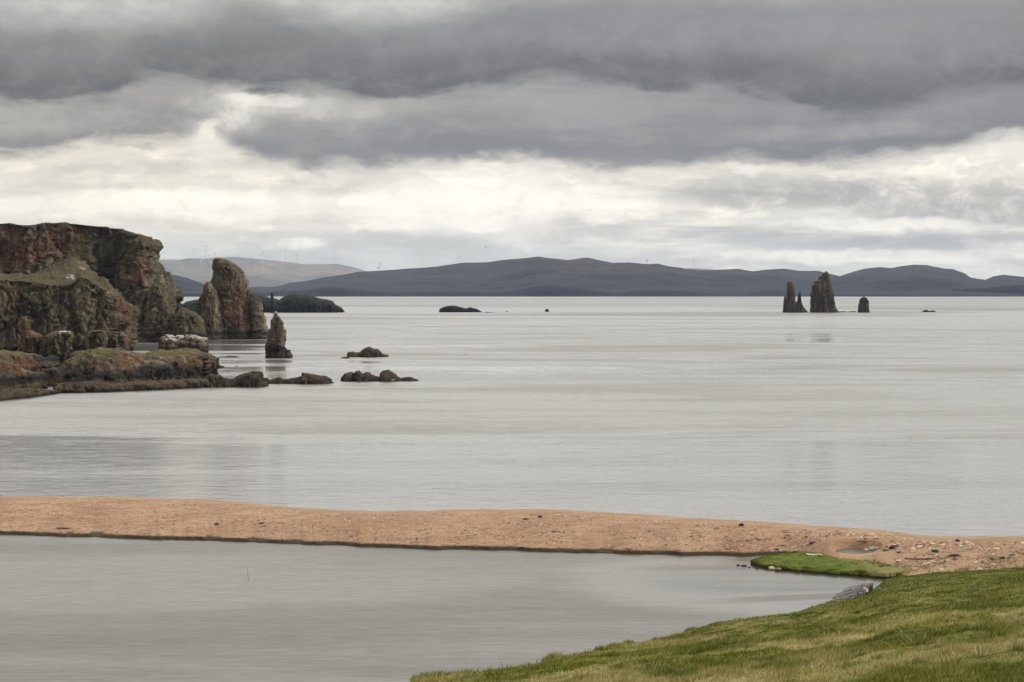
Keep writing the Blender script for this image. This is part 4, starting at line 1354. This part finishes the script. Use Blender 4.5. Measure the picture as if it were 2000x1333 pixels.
Yl = D(1087.5) * (H - 0.55) / H
V, q, t = log_mesh([(-.82, 0, .16), (-.6, .02, .06), (-.2, .03, .02), (.25, 0, .04), (.6, -.05, .14), (.75, -.12, .06), (.84, -.3, -.08)], .10, .07)
o = mesh_obj("driftwood_log", V, [q, t], M_BLEACH)
o.location = W(1590, 1087, Yl)
o.location.z = 0.68
tag(o, "bleached white curved driftwood log at the back of the green point", "driftwood")
Y, z = on_beach(1808, 1094)
V, q, t = log_mesh([(-2.2, 0, .10), (-1.2, .1, .03), (0, 0, .07), (1.1, .1, .08), (2.4, .25, .12)], .09, .06)
o = mesh_obj("driftwood_log", V, [q, t], M_WOOD)
o.location = ((1808 - 1000) / F * Y, Y, z + .05)
tag(o, "long thin grey driftwood pole lying on the shingle above the near grass", "driftwood")
Y, z = on_beach(1690, 1060)
V, q, t = log_mesh([(-.9, .1, .1), (0, 0, .06), (.8, -.15, .10)], .08, .05)
o = mesh_obj("driftwood_log", V, [q, t], M_WOOD)
o.location = ((1690 - 1000) / F * Y, Y, z + .04)
tag(o, "short dark driftwood stick near the seaward edge of the shingle", "driftwood")
Y, z = on_beach(125, 1034)
V, q, t = log_mesh([(-.9, 0, .08), (0, 0.05, .1), (.8, 0, .08)], .10, .08)
o = mesh_obj("driftwood_log", V, [q, t], M_WOOD)
o.location = ((125 - 1000) / F * Y, Y, z + .03)
tag(o, "dark driftwood log on the left end of the spit just above the lagoon", "driftwood")


def stone_mesh(sx, sy, sz, seed):
    r = np.random.default_rng(seed)
    V, Fq = ellipsoid((0, 0, 0), (1, 1, 1), 14, 9)
    d = fbm(V[:, 0] * 1.3, V[:, 1] * 1.3, V[:, 2] * 1.3, 3, seed)
    V = V * (1 + 0.35 * np.round(d * 4) / 4)[:, None]
    return V * np.array([sx, sy, sz]), Fq


STONES = [(1448, 1028, .28, .30, M_DSTONE, "upright dark stone on the crest of the spit right of centre"),
          (423, 1025, .42, .16, M_DSTONE, "flat dark stone in the left third of the shingle spit"),
          (511, 1023, .30, .12, M_DSTONE, "small flat dark stone right of the larger one on the left of the spit"),
          (1055, 1011, .30, .18, M_DSTONE, "dark stone high on the middle of the spit near its crest"),
          (1027, 1015, .34, .14, M_DSTONE, "dark flat stone just left of the one near the middle crest"),
          (1083, 1039, .36, .14, M_BSTONE, "brown flat stone in the middle of the shingle slope"),
          (1091, 1007, .26, .12, M_PSTONE, "pale stone on the crest above the middle of the spit"),
          (1588, 1061, .42, .12, M_DSTONE, "dark long stone on the shingle left of the small pool"),
          (1528, 1066, .36, .12, M_BSTONE, "brown flat stone on the shingle above the lagoon's far corner"),
          (1517, 1074, .26, .12, M_DSTONE, "small dark stone on the shingle just above the lagoon's far corner"),
          (1870, 1059, .25, .26, M_DSTONE, "upright dark stone on the sea edge at the right of the shingle"),
          (1746, 1071, .55, .26, M_DSTONE, "rounded dark boulder right of the small pool on the shingle"),
          (1730, 1076, .40, .20, M_BSTONE, "brown stone in the rubble just below the dark boulder"),
          (1692, 1078, .48, .24, M_PSTONE, "pale stone at the right end of the small pool"),
          (1705, 1074, .40, .26, M_PSTONE, "pale rounded stone above the right end of the small pool"),
          (1795, 1066, .45, .18, M_BSTONE, "brown stone on the upper shingle right of the dark boulder"),
          (1826, 1078, .42, .20, M_DSTONE, "dark stone in the middle of the right-hand shingle"),
          (1850, 1072, .40, .16, M_BSTONE, "brown stone above the dark one on the right-hand shingle"),
          (1865, 1086, .60, .18, M_DSTONE, "wide dark stone low on the right-hand shingle"),
          (1940, 1092, .40, .18, M_BSTONE, "brown stone low on the shingle near the right edge"),
          (1958, 1091, .34, .16, M_DSTONE, "dark stone low on the shingle nearest the right edge"),
          (1755, 1097, .30, .14, M_PSTONE, "small pale stone between the green point and the driftwood pole")]
for i, (px, py, sx, sz, m, lab) in enumerate(STONES):
    Y, z = on_beach(px, py)
    V, Fq = stone_mesh(sx, sx * .8, sz, 100 + i)
    o = mesh_obj("stone", V, Fq, m)
    o.location = ((px - 1000) / F * Y, Y, z + sz * .25)
    tag(o, lab, "stone", "stones on the shingle")
for i, (px, py, sx, sz, lab) in enumerate([(1442, 1106, .20, .10, "tiny dark rock in the lagoon farthest from the green point"), (1453, 1107, .30, .12, "small dark rock in the lagoon next left of the green point's tip"),
                                           (1463, 1110, .12, .07, "tiniest rock awash below the green point's tip"), (1479, 1113, .14, .08, "tiny rock in the lagoon below the tip of the green point")]):
    Y = D(py)
    V, Fq = stone_mesh(sx, sx * .7, sz, 140 + i)
    o = mesh_obj("stone", V, Fq, M_DSTONE)
    o.location = ((px - 1000) / F * Y, Y, .08)
    tag(o, lab, "stone", "rocks off the green point")
for i, (px, py, sx, sz, lab) in enumerate([(1507, 1114, .38, .22, "pale stone on the water's edge of the green point, left one of two"), (1519, 1116, .42, .20, "pale stone on the water's edge of the green point, right one of two")]):
    Y = D(py)
    V, Fq = stone_mesh(sx, sx * .7, sz, 150 + i)
    o = mesh_obj("stone", V, Fq, M_PSTONE if i == 0 else M_BSTONE)
    o.location = ((px - 1000) / F * Y, Y, .18)
    tag(o, lab, "stone", "stones on the edge of the green point")

# uncounted pebbles and wrack over the whole spit
r = np.random.default_rng(77)


def scatter(n, seed, smin, smax, pxr, flat, zmin=0.5, kfun=None):
    r = np.random.default_rng(seed)
    px = r.uniform(*pxr, n)
    eY = D(interp(EDGE, px)); cY = (H - interp(CH, px)) * F / (interp(CREST, px) - HZ)
    Y = eY + (cY - eY + 1.0) * r.uniform(0.02, 1, n)
    z = beach_z(px, Y)
    x = (px - 1000) / F * Y
    ok = z > zmin
    cl = fbm(x / 6, Y / 4, 0, 3, seed)
    ok &= r.uniform(0, 1, n) < np.clip(0.35 + cl, 0.05, 1)
    # keep the green point clear
    ok &= ~((px > 1466) & (px < 1790) & (Y < D(interp(UP, px)) + .4) & (Y > D(interp(LO, px)) - 1))
    px, Y, z, x = px[ok], Y[ok], z[ok], x[ok]
    n = len(x)
    s = smin + (smax - smin) * r.uniform(0, 1, n) ** 3
    bv = np.array([[1, 0, 0], [.3, .9, .1], [-.8, .6, 0], [-.9, -.5, .05], [.2, -1, 0], [.1, .1, .9], [.5, -.2, .7]])
    tri = np.array([[0, 1, 6], [1, 5, 6], [1, 2, 5], [2, 3, 5], [3, 4, 5], [4, 6, 5], [4, 0, 6]])
    a = r.uniform(0, 2 * pi, n)
    sc = np.stack([s * r.uniform(.7, 1.6, n), s, s * r.uniform(flat * .5, flat, n)], -1)
    P = bv[None] * sc[:, None, :]
    ca, sa = np.cos(a)[:, None], np.sin(a)[:, None]
    Q = np.stack([P[..., 0] * ca - P[..., 1] * sa, P[..., 0] * sa + P[..., 1] * ca, P[..., 2]], -1)
    Q += np.stack([x, Y, z - s * .08], -1)[:, None, :]
    T = (np.arange(n)[:, None, None] * 7 + tri[None]).reshape(-1, 3)
    rr = np.repeat(r.uniform(0, 1, n), 7)
    return Q.reshape(-1, 3), T, rr


def m_pebble(g, p):
    a = g.attr("rnd")
    c = g.mix(g.smooth(a, 0.0, 0.35), (0.10, 0.068, 0.05), (0.33, 0.19, 0.115))
    c = g.mix(g.smooth(a, 0.72, 1.0), c, (0.60, 0.46, 0.35))
    g.put(p.inputs["Base Color"], c)


M_PEB = material("pebbles", m_pebble)
V1, T1, R1 = scatter(90000, 5, .035, .15, (-60, 2080), .6)
V2, T2, R2 = scatter(5200, 6, .07, .34, (1600, 2080), .8)
tag(mesh_obj("pebbles", np.concatenate([V1, V2]), np.concatenate([T1, T2 + len(V1)]), M_PEB, smooth=False, attrs={"rnd": np.concatenate([R1, R2])}), "loose pinkish pebbles and cobbles strewn over the spit", "pebbles", kind="stuff")


def m_wrack(g, p):
    g.put(p.inputs["Base Color"], g.mix(g.attr("rnd"), (0.03, 0.022, 0.016), (0.11, 0.08, 0.05)))


V3, T3, R3 = scatter(7000, 9, .05, .26, (-60, 2080), .35)
V4, T4, R4 = scatter(900, 10, .08, .45, (1640, 2080), .45)
tag(mesh_obj("seaweed", np.concatenate([V3, V4]), np.concatenate([T3, T4 + len(V3)]), material("dried_wrack", m_wrack), smooth=False, attrs={"rnd": np.concatenate([R3, R4])}),
    "scraps of dark dried seaweed scattered across the shingle", "seaweed", kind="stuff")

# small pool in the shingle
pp = []
for k in range(40):
    a = 2 * pi * k / 40
    pp.append((POOL[0] + 3.0 * cos(a), POOL[1] + 4.2 * sin(a)))
V = np.array([(x, y, POOL[2]) for x, y in pp] + [POOL])
ok_ = V[:, 2] > 0
tag(mesh_obj("pool", V, np.array([[40, i, (i + 1) % 40] for i in range(40)]), M_LAG, smooth=False), kind="structure")


# layered outcrop where the slope meets the lagoon
def slab_rock():
    parts = []
    r = np.random.default_rng(5)
    Yb = D(1176)
    for i in range(13):
        k = i / 12
        pxl = 1616 + 34 * k + r.uniform(-6, 6)
        pxr = 1672 + 34 * k + r.uniform(-4, 8)
        Y = Yb - 2.0 + 10.5 * k + r.uniform(-.3, .3)
        z = 0.28 + 0.75 * (1 - abs(k - .55) * 1.3)
        x0, x1 = (pxl - 1000) / F * Y, (pxr - 1000) / F * Y
        n = 24
        xs = np.linspace(x0, x1, n)
        rise = np.linspace(0, 1, n) ** .8
        th = .30
        y = Y + .25 * fbm(xs / .8, i, 0, 3, i)
        dep = 1.1
        top = .03 + (z + .12) * rise ** .7 + .08 * fbm(xs / .5, i * 3.1, 0, 3, i + 20)
        V = np.concatenate([np.stack([xs, y, top - th - .9], -1), np.stack([xs, y - .05, top - .04], -1), np.stack([xs, y + .15, top], -1), np.stack([xs, y + dep, top - .12], -1), np.stack([xs, y + dep, top - th - .7], -1)])
        parts.append((V, grid_faces(5, n)))
    return parts


V, Fq = join(slab_rock())
M_SLAB = rock_material("slate_slabs", (0.17, 0.16, 0.155), (0.13, 0.12, 0.115), (0.17, 0.13, 0.10), (0.10, 0.10, 0.05), (0.035, 0.033, 0.033), tide=False, scale=.05, moss_top=1.6)
o = mesh_obj("rock_outcrop", V, Fq, M_SLAB, smooth=False, attrs={k: np.zeros(len(V)) for k in ("red", "moss", "pale", "dark")})
tag(o, "grey layered rock slabs dipping into the lagoon at the foot of the grass", "rock outcrop")
for i, (px, py, sx, sz, m, lab) in enumerate([(1688, 1151, .42, .30, M_PSTONE, "tan boulder set in the grass above the layered slabs"), (1671, 1150, .62, .24, M_BSTONE, "brown flat-topped rock just left of the tan boulder above the slabs")]):
    Y = (H - .8) * F / (py - HZ)
    V, Fq = stone_mesh(sx, sx, sz, 170 + i)
    o = mesh_obj("boulder", V, Fq, m)
    o.location = ((px - 1000) / F * Y, Y, .62)
    tag(o, lab, "boulder")

# dead stems on the bank
M_STEM = plain("dead_stem", (0.07, 0.055, 0.045), 0.9)


def stem(px, Y, dirs, h, label, z0=None, r=.012):
    z = float(slope_z(np.array([px * 1.]), np.array([Y * 1.]))[0]) - .05 if z0 is None else z0
    root = empty("dead_plant", ((px - 1000) / F * Y, Y, z), label, "plant")
    for d, l, c in dirs:
        pts = [(0, 0, 0), (d * l * .35 + c * .4, 0.01, l * .4), (d * l * .7 + c * .5, 0.02, l * .75), (d * l, 0, l)]
        V, q, t = log_mesh([np.array(p) * h for p in pts], r, r * .45, 6)
        mesh_obj("stem", V, [q, t], M_STEM, root)


ysil = float(interp(SD, 986.0))
stem(986, ysil - .4, [(-.28, 1.15, 0), (.22, .95, .10), (.30, .55, 0)], .36, "dead dark forked weed stem standing on the grassy bank edge")
stem(486, D(1135), [(-.10, 1.0, -.04)], 1.45, "thin lone reed stem standing in the lagoon", z0=-.15, r=.02)

# ------------------------------------------------------------------ haze
def build_haze():
    x0, x1, y0, y1, z0, z1 = -33000, 33000, -1500, 26000, -7.0, 620.0
    V = [(x, y, z) for z in (z0, z1) for y in (y0, y1) for x in (x0, x1)]
    Fq = np.array([[0, 2, 3, 1], [4, 5, 7, 6], [0, 1, 5, 4], [2, 6, 7, 3], [0, 4, 6, 2], [1, 3, 7, 5]])
    m = bpy.data.materials.new("haze_air")
    m.use_nodes = True
    nt = m.node_tree
    nt.nodes.clear()
    out = nt.nodes.new("ShaderNodeOutputMaterial")
    v = nt.nodes.new("ShaderNodeVolumePrincipled")
    v.inputs["Color"].default_value = (0.60, 0.725, 1.0, 1)
    v.inputs["Density"].default_value = 1.25e-5
    v.inputs["Anisotropy"].default_value = 0.2
    nt.links.new(v.outputs[0], out.inputs["Volume"])
    tag(mesh_obj("haze", V, Fq, m, smooth=False), kind="stuff")


build_haze()
